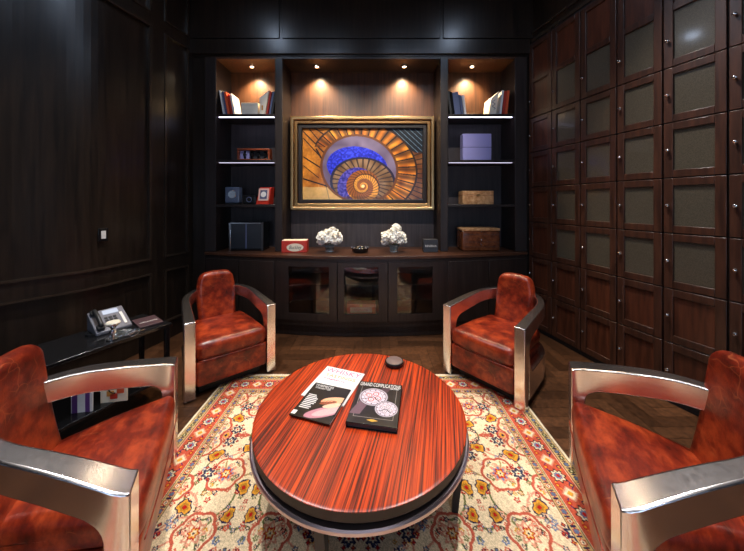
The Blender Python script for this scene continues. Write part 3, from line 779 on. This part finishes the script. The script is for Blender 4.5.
text('lettering', 'VOLUME', .013, M['white'], t, (.082, .118, .0278), width=.05)
t = thing('round_tin', 'small round dark tin with brown lid near the far edge of the round table', 'tin', (.150, 1.965, ZT))
mb = MB(); mb.lathe([(0, 0), (.060, 0), (.064, .004), (.064, .020), (.061, .023), (0, .023)], 40, cap=False); link('body', mb, M['black'], t, smooth='s')
mb = MB(); mb.lathe([(0, .0232), (.054, .0232), (.054, .0265), (.051, .028), (0, .027)], 40, cap=False); link('lid', mb, plain('brown_lid', (.16, .11, .10), rough=.35), t, smooth='s')

# ------------------------------------------------------------------ armchairs
def armchair(T=.12, bk=1.0, bw=None, h0=.60, rise=.065):
    def tap(y): return 1-T*max(0, min(1.2, (y+.36)/.56))
    def tpr(mb): mb.v = [(x*tap(y), y, z) for x, y, z in mb.v]; return mb
    root = thing('armchair', '', 'armchair', group='brown leather and polished aluminium armchairs round the table')
    # plan path of the band, front right -> back -> front left
    path = []
    X0, YS, RYB = .315, .04, .35
    n1 = 26
    ss = [0, .03, .06, .094, .0945]+[.0945+.095*i/9 for i in range(1, 10)]
    Lst = .40+YS
    for s in ss: path.append((X0, -.40+s))
    for i in range(1, 7):
        s = .19+(Lst-.19)*i/6; path.append((X0, -.40+s))
    half = list(path)
    for i in range(1, 32):
        a = PI*i/32; path.append((X0*math.cos(a), YS+RYB*math.sin(a)))
    path += [(-x, y) for x, y in reversed(half)]
    path = [(x*tap(y), y) for x, y in path]
    # arclength from each front
    d = [0]
    for a, b in zip(path, path[1:]): d.append(d[-1]+math.hypot(b[0]-a[0], b[1]-a[1]))
    tot = d[-1]
    up = MB(); lo = MB(); vu = []; vl = []
    rows = []
    for i, p in enumerate(path):
        s = min(d[i], tot-d[i]); q = s/(tot/2)
        a = path[max(i-1, 0)]; b = path[min(i+1, len(path)-1)]
        if 0 < i < len(path)-1 and math.hypot(b[0]-a[0], b[1]-a[1]) < 1e-6: b = path[i+1]
        tx, ty = b[0]-a[0], b[1]-a[1]; L = math.hypot(tx, ty); nx, ny = ty/L, -tx/L     # outward
        th = .080-.030*min(1, q*1.2)
        zt = h0+rise*math.sin(min(1, q)*PI/2)
        w = .094
        if s <= w+1e-5: za = 0; zb = .425; zbot = .045
        else:
            u = min(1, (s-w)/.085); e = 1-math.sqrt(max(0, 1-(1-u)**2))
            hb = .125-.03*q
            za = (zt-hb)-(zt-hb-.425)*e; zb = .235+(.425-.235)*e; zbot = .045
        o = (p[0]+nx*th/2, p[1]+ny*th/2); n_ = (p[0]-nx*th/2, p[1]-ny*th/2)
        flare = .012
        rows.append((o, n_, zt, za, zb, zbot, nx, ny))
    def strip(mb, key):
        vs = []
        rw = rows if key == 'u' else rows[4:-4]
        for o, n_, zt, za, zb, zbot, nx, ny in rw:
            hi, l = (zt, za) if key == 'u' else (zb, zbot)
            inn = .35 if key == 'l' else 1
            n2 = (o[0]+(n_[0]-o[0])*1, o[1]+(n_[1]-o[1])*1)
            vs += [(o[0], o[1], hi), (n2[0], n2[1], hi), (n2[0], n2[1], l), (o[0], o[1], l)]
        fs = []; n = len(rw)
        for i in range(n-1):
            for k in range(4):
                l_ = (k+1) % 4; fs.append((i*4+k, (i+1)*4+k, (i+1)*4+l_, i*4+l_))
        fs += [(0, 1, 2, 3), ((n-1)*4+3, (n-1)*4+2, (n-1)*4+1, (n-1)*4)]
        mb.add(vs, fs)
    strip(up, 'u'); strip(lo, 'l')
    link('armrest', up, M['chrome'], root, bevel=.007, seg=3)
    link('lower_shell', lo, M['chrome'], root, bevel=.005, seg=2)
    # inner leather side panels below the arms
    # seat base with seamed front
    mb = MB(); mb.rbox(.272, .315, .100, .022, n=5, fn=lambda q: (q.x, q.y-.082, q.z+.175)); link('seat_base', tpr(mb), M['leather'], root, smooth=True)
    def fn(q):
        c = (1-(q.x/.275)**2)*(1-((q.y)/.34)**2); z = q.z+.345
        if q.z > 0: z += .020*max(0, c)-.018*max(0, q.y/.3)
        y = q.y-.080
        if q.y < -.2: y -= .020*(1-(q.x/.275)**2)
        return (q.x, y, z)
    mb = MB(); mb.rbox(.276, .325, .072, .050, n=7, fn=fn); link('seat', tpr(mb), M['leather'], root, smooth=True)
    mb = MB(); mb.tube([(x*.262, -.415-.014*(1-x*x), .285) for x in [-1+2*i/12 for i in range(13)]], .004, 8); link('seam_piping', tpr(mb), M['leather'], root, smooth=True)
    def fb(q):
        zz = q.z/.25; k = 1-.20*max(0, zz)**3-.06*max(0, -zz); x = q.x*k
        y = q.y-.22*q.x*q.x; z = q.z+.585
        y += .20+.20*(z-.40)+.03*(1-min(1, abs(zz))**2)
        if q.z > .12: z -= .20*(q.x**2)*max(0, zz)*2.2
        return (x, y, z)
    mb = MB(); mb.rbox(.208, .058, .250, .055, n=8, fn=fb); mb.v = [(x*(bw or tap(.2)), y, .40+(z-.40)*bk if z > .40 else z) for x, y, z in mb.v]; link('backrest', mb, M['leather'], root, smooth=True)
    mb = MB(); mb.box(-.24, .24, -.32, .22, 0, .076); link('plinth', tpr(mb), M['blackmatte'], root)
    return root
ch = armchair(.12, 1.0, .84)
ch['label'] = 'brown leather armchair with polished metal arms left of the cabinet, beside the phone table'
ch.location = (-1.403, 2.74, .0135); ch.rotation_euler = (0, 0, .69); 
dup(ch, (1.176, 2.636, .0135), -.86, 'brown leather armchair with polished metal arms by the lockers beyond the table')
cw = armchair(.44, 1.16, .84, .565, .15)
cw['label'] = 'large brown leather armchair in the left foreground with its back at the frame edge'
cw.location = (-1.27, 1.25, .0135); cw.rotation_euler = (0, 0, 2.02); cw.scale = (1.34, .76, 1)
dup(cw, (1.25, 1.20, .0135), -2.02, 'large brown leather armchair in the right foreground with its back at the frame edge')

# ------------------------------------------------------------------ phone table, left
tt = thing('side_table', 'black side table with lower shelf holding a desk phone against the left wall', 'table', (-1.93, 2.08, 0), R(63))
mb = MB(); mb.box(-.36, .36, -.21, .21, .560, .585); link('tabletop', mb, M['black'], tt, bevel=.004)
mb = MB(); mb.box(-.34, .34, -.19, .19, .150, .170); link('shelf', mb, M['black'], tt, bevel=.003)
for sx in (-1, 1):
    for sy in (-1, 1):
        mb = MB(); mb.box(sx*.335-.015, sx*.335+.015, sy*.185-.015, sy*.185+.015, 0, .56); link('leg', mb, M['black'], tt, bevel=.002)
def on_table(px, py, h=.586):
    z = F*(CAMZ-h)/(py-HY); return ((px-372)/F*z, z, h)
t = thing('desk_phone', 'grey desk phone with handset and pale keypad on the black side table', 'phone', (-1.975, 2.20, .5865), R(58)); t.scale = (.86, .86, .86)
def wedge(mb, hx, hy, z0, z1, off=0):
    mb.add([(-hx, -hy, off), (hx, -hy, off), (hx, hy, off), (-hx, hy, off), (-hx, -hy, z0+off), (hx, -hy, z0+off), (hx, hy, z1+off), (-hx, hy, z1+off)],
           [(0, 3, 2, 1), (4, 5, 6, 7), (0, 1, 5, 4), (1, 2, 6, 5), (2, 3, 7, 6), (3, 0, 4, 7)])
mb = MB(); wedge(mb, .12, .12, .025, .145); link('body', mb, plain('grey_phone_plastic', (.17, .17, .20), rough=.3), t, bevel=.006)
sl = math.atan2(.12, .24); ms = Matrix.Translation((0, -.12, .025)) @ Matrix.Rotation(sl, 4, 'X')
mb = MB(); mb.tube([(-.085, .03, .035), (-.085, .05, .045), (-.085, .13, .052), (-.085, .21, .045), (-.085, .235, .035)], .016, 10, ms); mb.rbox(.026, .028, .014, .012, n=3, mat=ms @ Matrix.Translation((-.085, .04, .018))); mb.rbox(.026, .028, .014, .012, n=3, mat=ms @ Matrix.Translation((-.085, .228, .018)))
link('handset', mb, M['blackmatte'], t, smooth=True)
mb = MB(); mb.box(-.03, .075, .195, .245, .001, .006, ms); q = link('screen', mb, M['lcd'], t); q['label'] = 'pale lit screen'
for i in range(3):
    for j in range(4):
        mb = MB(); mb.box(-.035+.030*i, -.014+.030*i, .05+.03*j, .067+.03*j, .001, .008, ms); link('button', mb, M['darkgrey'], t)
mb = MB(); mb.box(.075, .095, .03, .185, .001, .005, ms); link('label_strip', mb, M['white'], t)
mb = MB(); pts = []
for k in range(90):
    a = k*.9; f = k/89; c = Vector((-.13-.03*math.sin(f*3), -.10+.12*f-.0, .010+.0*f)); pts.append((c.x+.008*math.cos(a), c.y, .011+.008*math.sin(a)))
mb.tube(pts, .002, 6); link('coiled_cord', mb, M['black'], t, smooth=True)
t = thing('folder', 'dark brown folder with pale lettering beside the phone on the side table', 'folder', (-1.775, 2.31, .5865), R(52))
mb = MB(); mb.box(-.075, .075, -.11, .11, 0, .012); link('cover', mb, plain('aubergine_card', (.070, .038, .045), rough=.4), t, bevel=.002)
text('lettering', 'WELCOME', .03, M['white'], t, (0, -.02, .0125), width=.12)
t = thing('candle_holder', 'small chrome stemmed holder with ivory disc top in front of the phone', 'candle holder', (-1.80, 2.03, .5865))
mb = MB(); mb.lathe([(0, 0), (.038, 0), (.038, .006), (.012, .014), (.010, .03), (.022, .045), (.022, .055), (.011, .065), (.018, .085), (.038, .10), (.038, .108)], 28, cap=False); link('stem', mb, M['steel'], t, smooth='s')
mb = MB(); mb.lathe([(0, .106), (.040, .106), (.042, .112), (.036, .120), (0, .121)], 28, cap=False); link('disc', mb, M['ivory'], t, smooth='s')
# cables on the table
mb = MB(); pts = [( -1.80+.07*math.cos(k*.42)+.002*k, 2.10+.05*math.sin(k*.61), .592+.012*abs(math.sin(k*.33))) for k in range(44)]
mb.tube(pts, .0035, 6); tag(link('cable', mb, M['steel'], smooth=True), 'loose tangled dark cable on the side table beside the phone', 'cable')
# magazines standing on the lower shelf
def leaflet(label, loc, rz, w, h, mat, deco):
    t = thing('magazine', label, 'magazine', loc, rz, 'magazines on the lower shelf of the side table')
    mb = MB(); mb.box(-w/2, w/2, -.004, .004, 0, h); link('pages', mb, mat, t); deco(t, w, h); return t
def d1(t, w, h):
    for x0, x1 in ((-.055, -.025), (.02, .045)):
        mb = MB(); mb.box(x0, x1, -.0055, -.004, 0, h); link('purple_stripe', mb, M['purple'], t)
def d2(t, w, h):
    mb = MB()
    for k in range(6):
        for j in range(3): mb.box(-w/2+.015+.03*j, -w/2+.035+.03*j, -.0055, -.004, h-.04-.02*k, h-.03-.02*k)
    link('red_lettering', mb, M['redbook'], t)
    mb = MB(); pts = [(.05*math.cos(a)+.01, -.006, .12+.06*math.sin(a)) for a in [i*PI*1.5/16 for i in range(17)]]; mb.tube(pts, .004, 6); link('dark_curl', mb, M['black'], t, smooth=True)
    for x, z, m in ((-.02, .06, 'gilt'), (.04, .075, 'orange'), (.0, .04, 'red')):
        mb = MB(); mb.rbox(.022, .002, .018, .0015, n=2, mat=Matrix.Translation((x, -.006, z))); link('printed_patch', mb, M[m], t)
leaflet('white magazine with purple stripes upright on lower shelf of the side table', (-1.885, 1.90, .1705), R(10), .12, .25, M['white'], d1)
leaflet('cream magazine with red print and a dark curl, upright on the lower shelf', (-1.765, 2.00, .1705), R(10), .16, .24, M['cream'], d2)

# light switch, left wall
p = interp(LW, 2.67); q = interp(LW, 2.62)
t = thing('light_switch', 'small black light switch with a white toggle on the left wall', 'switch', (p[0]+.012, p[1], 1.24), math.atan2(q[1]-p[1], q[0]-p[0]))
mb = MB(); mb.box(-.038, .038, -.001, .008, -.06, .06); link('plate', mb, M['black'], t, bevel=.003)
mb = MB(); mb.box(-.018, .018, .008, .013, -.036, .036); link('toggle', mb, M['white'], t, bevel=.001)

# ------------------------------------------------------------------ books and ornaments on shelves
def book(x, y, z, w, d, h, tilt, mat, label, group, pages=True, name='book', yaw=0):
    """stands upright, spine to the room; tilt leans it sideways"""
    t = thing(name, label, 'book', (x, y, z), 0, group); t.rotation_euler = (0, tilt, yaw)

    x0, x1 = (0, w) if tilt < 0 else (-w, 0)
    mb = MB(); mb.box(x0, x0+.003, 0, d, 0, h); mb.box(x1-.003, x1, 0, d, 0, h); mb.box(x0+.003, x1-.003, 0, .003, 0, h); link('cover', mb, mat, t)
    mb = MB(); mb.box(x0+.003, x1-.003, .0035, d-.006, .006, h-.006); link('pages', mb, M['white'], t)
    return t
S1 = SH[0]+.001
gl = 'books leaning on the top left shelf'
def shelf_books(specs, side, group):
    """specs: (width, height, mat, label); side 'L' leans left against the stile"""
    for (x, w, h, tl, mat, lab, dy) in specs: book(x-w+.02 if side == 'L' else x+w, 3.66+dy, S1+.001, w, .20, h, tl, mat, lab, group)
shelf_books([
    (-1.865, .020, .31, R(-10), M['white'], 'thin white book leaning left, outermost on the top shelf, left bookcase', 0),
    (-1.835, .022, .30, R(-10), M['navy'], 'thin slate book leaning left, second on the top shelf, left bookcase', .01),
    (-1.800, .028, .29, R(-10), M['orange'], 'orange red book leaning left on the top shelf of the left bookcase', 0),
    (-1.768, .020, .27, R(-10), M['redbook'], 'dark red book leaning left on the top shelf of the left bookcase', .012),
    (-1.735, .022, .27, R(-10), M['white'], 'white book leaning left, innermost of the left group, left bookcase', 0)], 'L', gl)
shelf_books([
    (-1.330, .018, .30, R(9.5), M['redbook'], 'dark red book leaning right beside the cream folder, left bookcase', 0),
    (-1.300, .020, .30, R(9.5), M['navy'], 'slate book leaning right, second from the right stile of the left bookcase', .01),
    (-1.270, .022, .31, R(9.5), M['blackmatte'], 'black book leaning right, outermost on the top shelf of the left bookcase', 0)], 'R', gl)
t = thing('card_box', 'low cream box lying on the top shelf of the left bookcase', 'box', (-1.53, 3.70, S1))
mb = MB(); mb.box(-.105, .105, -.05, .06, 0, .145); link('body', mb, M['cream'], t, bevel=.003)
mb = MB(); mb.box(-.107, .107, -.052, .062, .120, .150); link('lid', mb, M['cream'], t, bevel=.003)
t = thing('magazine_file', 'open cream magazine file with sloping top beside the low cream box', 'file', (-1.365, 3.66, S1))
mb = MB(); mb.add([(-.045, 0, 0), (.02, 0, 0), (.075, 0, .31), (-.045, 0, .215), (-.045, .2, 0), (.02, .2, 0), (.075, .2, .31), (-.045, .2, .255)], [(0, 1, 2, 3), (4, 7, 6, 5), (0, 4, 5, 1), (1, 5, 6, 2), (2, 6, 7, 3), (3, 7, 4, 0)])
link('body', mb, M['cream'], t); mb = MB(); mb.box(-.02, .0, -.002, 0, .06, .12); link('printed_patch', mb, M['gilt'], t)
gr = 'books leaning on the top right shelf'
shelf_books([
    (.985, .026, .30, R(-7), M['blackmatte'], 'black book, outermost on the left of the top shelf of the right bookcase', 0),
    (1.018, .026, .30, R(-7), M['black'], 'glossy black book second from the left on the right bookcase top shelf', .01),
    (1.095, .072, .285, R(-7), M['navy'], 'wide slate blue book on the top shelf of the right bookcase', 0),
    (1.132, .026, .26, R(-7), M['navy'], 'narrow blue book between wide blue book and white book, right bookcase', .008),
    (1.166, .026, .25, R(-7), M['white'], 'white book leaning left on the top shelf of the right bookcase', 0)], 'L', gr)
shelf_books([
    (1.600, .022, .31, R(6), M['white'], 'thin white book leaning right between cream file and red books', 0),
    (1.632, .028, .30, R(6), M['redbook'], 'red book leaning right, inner of the pair on the right bookcase', 0),
    (1.668, .030, .31, R(6), M['orange'], 'bright red book leaning right, outer of the pair on the right bookcase', .008)], 'R', gr)
t = thing('magazine_file', 'cream magazine file with dark scribble beside the red books', 'file', (1.525, 3.66, S1))
mb = MB(); mb.add([(-.06, 0, 0), (.03, 0, 0), (.065, 0, .30), (-.035, 0, .205), (-.06, .2, 0), (.03, .2, 0), (.065, .2, .30), (-.035, .2, .22)], [(0, 1, 2, 3), (4, 7, 6, 5), (0, 4, 5, 1), (1, 5, 6, 2), (2, 6, 7, 3), (3, 7, 4, 0)])
link('body', mb, M['cream'], t); mb = MB(); mb.tube([(.0+.02*math.sin(k*1.3), -.002, .07+.011*k) for k in range(12)], .003, 6); link('dark_scribble', mb, M['darkgrey'], t, smooth=True)

S2 = SH[1]+.001
t = thing('watch_box', 'wood framed display case with four watches on the second shelf, left bookcase', 'display box', (-1.50, 3.74, S2))
w, h = .205, .155
mb = MB(); mb.box(-w, w, -.05, .05, 0, .022); mb.box(-w, w, -.05, .05, h-.022, h); mb.box(-w, -w+.022, -.05, .05, .022, h-.022); mb.box(w-.022, w, -.05, .05, .022, h-.022); link('case_frame', mb, M['redwood'], t, bevel=.003)
mb = MB(); mb.box(-w+.022, w-.022, .02, .03, .022, h-.022); link('backing', mb, M['darkgrey'], t)
mb = MB(); mb.box(-w+.024, -.065, -.012, .018, .024, h-.024); link('white_card', mb, M['lav'], t)
for k in range(4):
    x = -.12+.085*k
    mb = MB(); mb.box(x-.012, x+.012, -.018, -.013 if k == 0 else .018, .028, h-.028); link('strap', mb, M['black'], t)
    mb = MB(); mb.lathe([(0, .008), (.021, .008), (.023, .002), (.023, 0)], 20, mat=Matrix.Translation((x, -.019, h/2)) @ Matrix.Rotation(R(90), 4, 'X')); link('dial', mb, M['steel'], t, smooth='s')
S3 = SH[2]+.001
t = thing('desk_clock', 'silver and glass cube clock on third shelf of the left bookcase', 'clock', (-1.76, 3.72, S3))
mb = MB(); mb.rbox(.090, .05, .100, .012, n=3, mat=Matrix.Translation((0, 0, .118))); link('case', mb, plain('blue_grey_glass', (.10, .13, .20), rough=.12, spec=.8), t, smooth=True)
mb = MB(); mb.box(-.085, .085, -.045, .045, 0, .018); link('base', mb, M['black'], t, bevel=.002)
mb = MB(); mb.lathe([(0, .004), (.048, .004), (.052, 0)], 28, mat=Matrix.Translation((0, -.0505, .125)) @ Matrix.Rotation(R(90), 4, 'X')); link('clock_face', mb, M['steel'], t, smooth='s')
t = thing('camera_ornament', 'small black box with round dial between the clock and the red box', 'ornament', (-1.545, 3.72, S3))
mb = MB(); mb.rbox(.080, .045, .058, .010, n=3, mat=Matrix.Translation((0, 0, .0585))); link('body', mb, M['black'], t, smooth=True)
mb = MB(); mb.lathe([(.030, 0), (.034, .006), (.030, .010), (.026, .004)], 28, cap=False, mat=Matrix.Translation((0, -.046, .06)) @ Matrix.Rotation(R(90), 4, 'X')); link('ring', mb, M['navy'], t, smooth=True)
t = thing('photo_box', 'red wooden slant-front box with pale framed round picture, third shelf left', 'box', (-1.35, 3.72, S3), R(-8))
mb = MB(); mb.add([(-.10, -.07, 0), (.07, -.07, 0), (.07, .06, 0), (-.10, .06, 0), (-.065, -.03, .215), (.085, -.03, .215), (.085, .06, .215), (-.065, .06, .215)],
                  [(0, 3, 2, 1), (4, 5, 6, 7), (0, 1, 5, 4), (1, 2, 6, 5), (2, 3, 7, 6), (3, 0, 4, 7)]); link('body', mb, M['red'], t, bevel=.003)
msl = Matrix.Translation((-.002, -.0525, .115)) @ Matrix.Shear('XZ', 4, (0, 0)) @ Matrix.Rotation(R(-10.5), 4, 'X')
mb = MB(); mb.box(-.068, .068, -.006, 0, -.070, .085, msl); link('pale_panel', mb, plain('rose_card', (.72, .48, .42), rough=.4), t)
mb = MB(); mb.box(-.046, .046, -.010, -.006, -.048, .064, msl); link('dark_window', mb, M['navy'], t)
mb = MB(); mb.lathe([(0, .003), (.034, .003), (.036, 0)], 28, mat=msl @ Matrix.Translation((0, -.010, .008)) @ Matrix.Rotation(R(90), 4, 'X')); link('round_face', mb, M['white'], t, smooth='s')
# glass humidor on the counter level, left bay
t = thing('display_cabinet', 'black glass-fronted countertop cabinet with chrome edges, lowest bay left bookcase', 'cabinet', (-1.575, 3.76, HC+.001))
w, h = .215, .355
mb = MB(); mb.box(-w, w, -.10, .12, 0, h); link('body', mb, M['black'], t, bevel=.006)
for x in (-w+.012, w-.012):
    mb = MB(); mb.box(x-.012, x+.012, -.112, -.100, .0, h); link('chrome_post', mb, M['steel'] if x < 0 else M['darkgrey'], t, bevel=.003)
mb = MB(); mb.box(-w+.024, w-.024, -.110, -.100, h-.018, h); link('top_rail', mb, M['steel'], t, bevel=.002)
mb = MB(); mb.box(-w+.024, -.008, -.106, -.1005, .03, h-.02); mb.box(.008, w-.024, -.106, -.1005, .03, h-.02); link('glass_door', mb, M['smoke'], t)
mb = MB(); mb.box(-.008, .008, -.108, -.100, .03, h-.02); link('mullion', mb, M['navy'], t)
# right tower
t = thing('gift_box', 'square lavender box with a thin mid line, second shelf of right bookcase', 'box', (1.335, 3.76, S2))
mb = MB(); mb.box(-.182, .182, -.05, .06, 0, .168); link('box_base', mb, M['lav'], t, bevel=.003)
mb = MB(); mb.box(-.182, .182, -.05, .06, .176, .345); link('lid', mb, M['lav'], t, bevel=.003)
mb = MB(); mb.box(-.179, .179, -.047, .057, .168, .176); link('seam', mb, M['lavdark'], t)
t = thing('wooden_box', 'light burl wood box on the third shelf of the right bookcase', 'box', (1.335, 3.75, S3))
mb = MB(); mb.box(-.195, .195, -.08, .10, 0, .112); link('box_base', mb, M['burl_light'], t, bevel=.004)
mb = MB(); mb.box(-.195, .195, -.08, .10, .114, .170); link('lid', mb, M['burl_light'], t, bevel=.004)
mb = MB(); mb.box(-.02, .02, -.083, -.080, .10, .13); link('clasp', mb, M['gold'], t)
t = thing('humidor', 'glossy dark burl wood humidor chest with pale top and small knobs, right bookcase counter', 'humidor', (1.355, 3.745, HC+.001))
mb = MB(); mb.rbox(.235, .12, .125, .022, n=4, mat=Matrix.Translation((0, 0, .125))); link('chest', mb, M['burl'], t, smooth=True)
mb = MB(); mb.rbox(.238, .122, .018, .010, n=3, mat=Matrix.Translation((0, 0, .268))); link('lid', mb, M['burl_light'], t, smooth=True)
for z in (.085, .145, .245):
    mb = MB(); mb.lathe([(0, .014), (.008, .012), (.009, .005), (.004, 0)], 14, mat=Matrix.Translation((0, -.121, z)) @ Matrix.Rotation(R(90), 4, 'X')); link('knob', mb, M['steel'], t, smooth=True)
for z in (.055, .115, .205):
    mb = MB(); mb.box(-.22, .22, -.1212, -.1195, z-.002, z+.002); link('drawer_line', mb, M['blackmatte'], t)

# counter in front of painting
def cy(x): return front_y(x)
t = thing('cigar_box', 'red box with white oval script label at the left end of the counter', 'box', (-.945, 3.60, HC+.001), R(4))
mb = MB(); mb.box(-.150, .150, -.075, .075, 0, .142); link('body', mb, M['red'], t, bevel=.003)
mb = MB(); mb.box(-.146, .146, -.071, .071, .142, .146); link('top_label', mb, M['cream'], t)
mb = MB(); mb.lathe([(0, .002), (.1, .002), (.1, 0)], 40, mat=Matrix.Translation((.01, -.0752, .062)) @ Matrix.Rotation(R(90), 4, 'X') @ Matrix.Scale(.48, 4, (0, 1, 0))); link('oval_label', mb, M['cream'], t)
text('script', 'Buckley', .06, M['darkgrey'], t, (.01, -.0775, .062), rot=(R(90), 0, 0), width=.15, shear=.3)
t = thing('cigar_box', 'red cigar box with pale label behind the middle glass door of the cabinet', 'box', (-.125, 3.40, .2115))
mb = MB(); mb.box(-.165, .165, -.06, .06, 0, .165); link('body', mb, M['red'], t, bevel=.003)
mb = MB(); mb.box(-.125, .125, -.062, -.060, .068, .124); link('pale_label', mb, M['cream'], t)
mb = MB(); mb.lathe([(0, .002), (.016, .002), (.016, 0)], 20, mat=Matrix.Translation((0, -.0602, .143)) @ Matrix.Rotation(R(90), 4, 'X')); link('emblem', mb, M['gilt'], t)
text('script', 'Habana', .045, M['redbook'], t, (0, -.0625, .096), rot=(R(90), 0, 0), width=.15)
petal = MB()
def bouquet(x, label, seed, tall):
    rg = random.Random(seed)
    t = thing('flower_bowl', label, 'flowers', (x, 3.575, HC+.001), 0, 'white flowers in glass bowls'); t.scale = (1.2, 1.1, 1.2)
    mb = MB(); mb.lathe([(0, 0), (.040, 0), (.044, .006), (.038, .02), (.050, .055), (.056, .075), (.052, .075), (.044, .05), (.030, .02), (0, .012)], 32, cap=False); link('bowl', mb, M['vase'], t, smooth=True)
    mb = MB()
    heads = []
    for k in range(19):
        a = k*2.4; zz = 1-1.55*(k+.5)/19; r = .082*math.sqrt(1-zz*zz); heads.append((r*math.cos(a)*1.15, r*math.sin(a)*.8, .135+.062*zz+(.02 if k % 3 == 0 else 0)+tall*(1 if 0 <= r*math.cos(a) < .05 else 0)))
    for (hx, hy, hz) in heads:
        n = 26
        for j in range(n):
            zf = 1-2*(j+.5)/n; rr2 = math.sqrt(1-zf*zf); an = j*2.39996
            dv = Vector((rr2*math.cos(an), rr2*math.sin(an), zf)); c = Vector((hx, hy, hz))+dv*.034
            m = Matrix.Translation(c) @ dv.to_track_quat('Z', 'Y').to_matrix().to_4x4() @ Matrix.Rotation(rg.random()*3, 4, 'Z') @ Matrix.Rotation((rg.random()-.3)*1.3, 4, 'X')
            s = .016+.006*rg.random()
            mb.add([(-s, 0, .003), (-s*.6, -s*.8, .004), (0, -s, .002), (s*.7, -s*.7, .006), (s, 0, .004), (s*.6, s*.8, .003), (0, s, .005), (-s*.7, s*.7, .003), (0, 0, -.003)],
                   [(0, 1, 8), (1, 2, 8), (2, 3, 8), (3, 4, 8), (4, 5, 8), (5, 6, 8), (6, 7, 8), (7, 0, 8)], m)
        mb.rbox(.024, .024, .024, .0235, n=2, mat=Matrix.Translation((hx, hy, hz)))
    link('blossoms', mb, M['flower'], t)
    mb = MB()
    for (hx, hy, hz) in heads[:6]: mb.tube([(hx*.2, hy*.2, .016), (hx*.4, hy*.4, .06), (hx, hy, hz-.02)], .003, 6)
    link('stems', mb, plain('stem_green', (.06, .12, .03), rough=.5), t)
bouquet(-.52, 'white flowers in a small glass bowl left of the dark bowl, under the painting', 4, 0)
bouquet(.265, 'white flowers in a small glass bowl right of the dark bowl, under the painting', 9, .035)
t = thing('ashtray', 'dark glass ashtray bowl between the two white flower bowls', 'ashtray', (-.145, 3.56, HC+.001))
mb = MB(); mb.lathe([(0, 0), (.075, 0), (.095, .01), (.105, .055), (.098, .060), (.085, .050), (.075, .018), (0, .014)], 36, cap=False); link('bowl', mb, M['black'], t, smooth='s')
for k in range(8):
    a = k*PI/4; mb = MB(); mb.rbox(.014, .014, .009, .008, n=2, mat=Matrix.Translation((.098*math.cos(a), .098*math.sin(a), .060))); link('rim_stud', mb, M['steel'], t, smooth=True)
t = thing('dark_card_box', 'small charcoal box with pale lettering at the right end of the counter', 'box', (.715, 3.60, HC+.001))
mb = MB(); mb.box(-.090, .090, -.05, .05, 0, .155); link('body', mb, M['darkgrey'], t, bevel=.003)
text('lettering', 'RESERVA', .035, M['white'], t, (0, -.0515, .075), rot=(R(90), 0, 0), width=.14)

# ------------------------------------------------------------------ ceiling downlights (room light)
dl = [(-1.55, 2.35), (1.30, 2.35), (-.95, 1.45), (.95, 1.45), (-1.0, -1.2), (1.0, -1.2)]
names = ['far left', 'far right', 'left, above the front chair', 'right, above the front chair', 'rear left', 'rear right']
for (x, y), nm in zip(dl, names):
    t = thing('ceiling_downlight', 'round recessed ceiling downlight at the %s of the ceiling' % nm, 'lamp', (x, y, CEIL), group='ceiling downlights')
    mb = MB(); mb.lathe([(.07, 0), (.11, 0), (.11, -.012), (.085, -.018), (.07, -.004)], 32, cap=False); link('rim', mb, M['steel'], t, smooth=True)
    mb = MB(); mb.lathe([(0, -.003), (.07, -.003), (.07, 0)], 28, cap=False); link('lens', mb, M['ceilbulb'], t)
for (x, y, e, a) in ((-1.55, 2.35, 225, 86), (1.30, 2.35, 225, 86), (-.95, 1.45, 95, 80), (.95, 1.45, 95, 80), (-1.0, -1.2, 60, 90), (1.0, -1.2, 60, 90)):
    spot((x, y, CEIL-.03), e, (1, .93, .86), a, .7, .05, rot=(R(-20) if y > 2 else 0, 0, 0))

for x, nm in ((-.62, 'left'), (.40, 'right')):  # extra lamp pair out of view, added to brighten painting and counter
    t = thing('ceiling_downlight', 'added unseen ceiling lamp that brightens the painting, %s of the pair' % nm, 'lamp', (x, 1.7, CEIL), group='ceiling downlights')
    mb = MB(); mb.lathe([(.05, 0), (.08, 0), (.08, -.012), (.065, -.018), (.05, -.004)], 32, cap=False); link('rim', mb, M['steel'], t, smooth=True)
    mb = MB(); mb.lathe([(0, -.003), (.05, -.003), (.05, 0)], 28, cap=False); link('lens', mb, M['ceilbulb'], t)
    spot((x, 1.7, CEIL-.03), 210, (1, .92, .80), 44, .8, .05, rot=(R(44), 0, 0))
w = bpy.data.worlds.new('world'); S.world = w; w.use_nodes = True
w.node_tree.nodes['Background'].inputs[0].default_value = (.02, .02, .025, 1); w.node_tree.nodes['Background'].inputs[1].default_value = 1
S.view_settings.view_transform = 'Standard'; S.view_settings.look = 'None'; S.view_settings.exposure = .75; S.view_settings.gamma = 1
S.view_settings.use_curve_mapping = False
S.cycles.max_bounces = 8; S.cycles.use_denoising = True; S.cycles.sample_clamp_indirect = 4
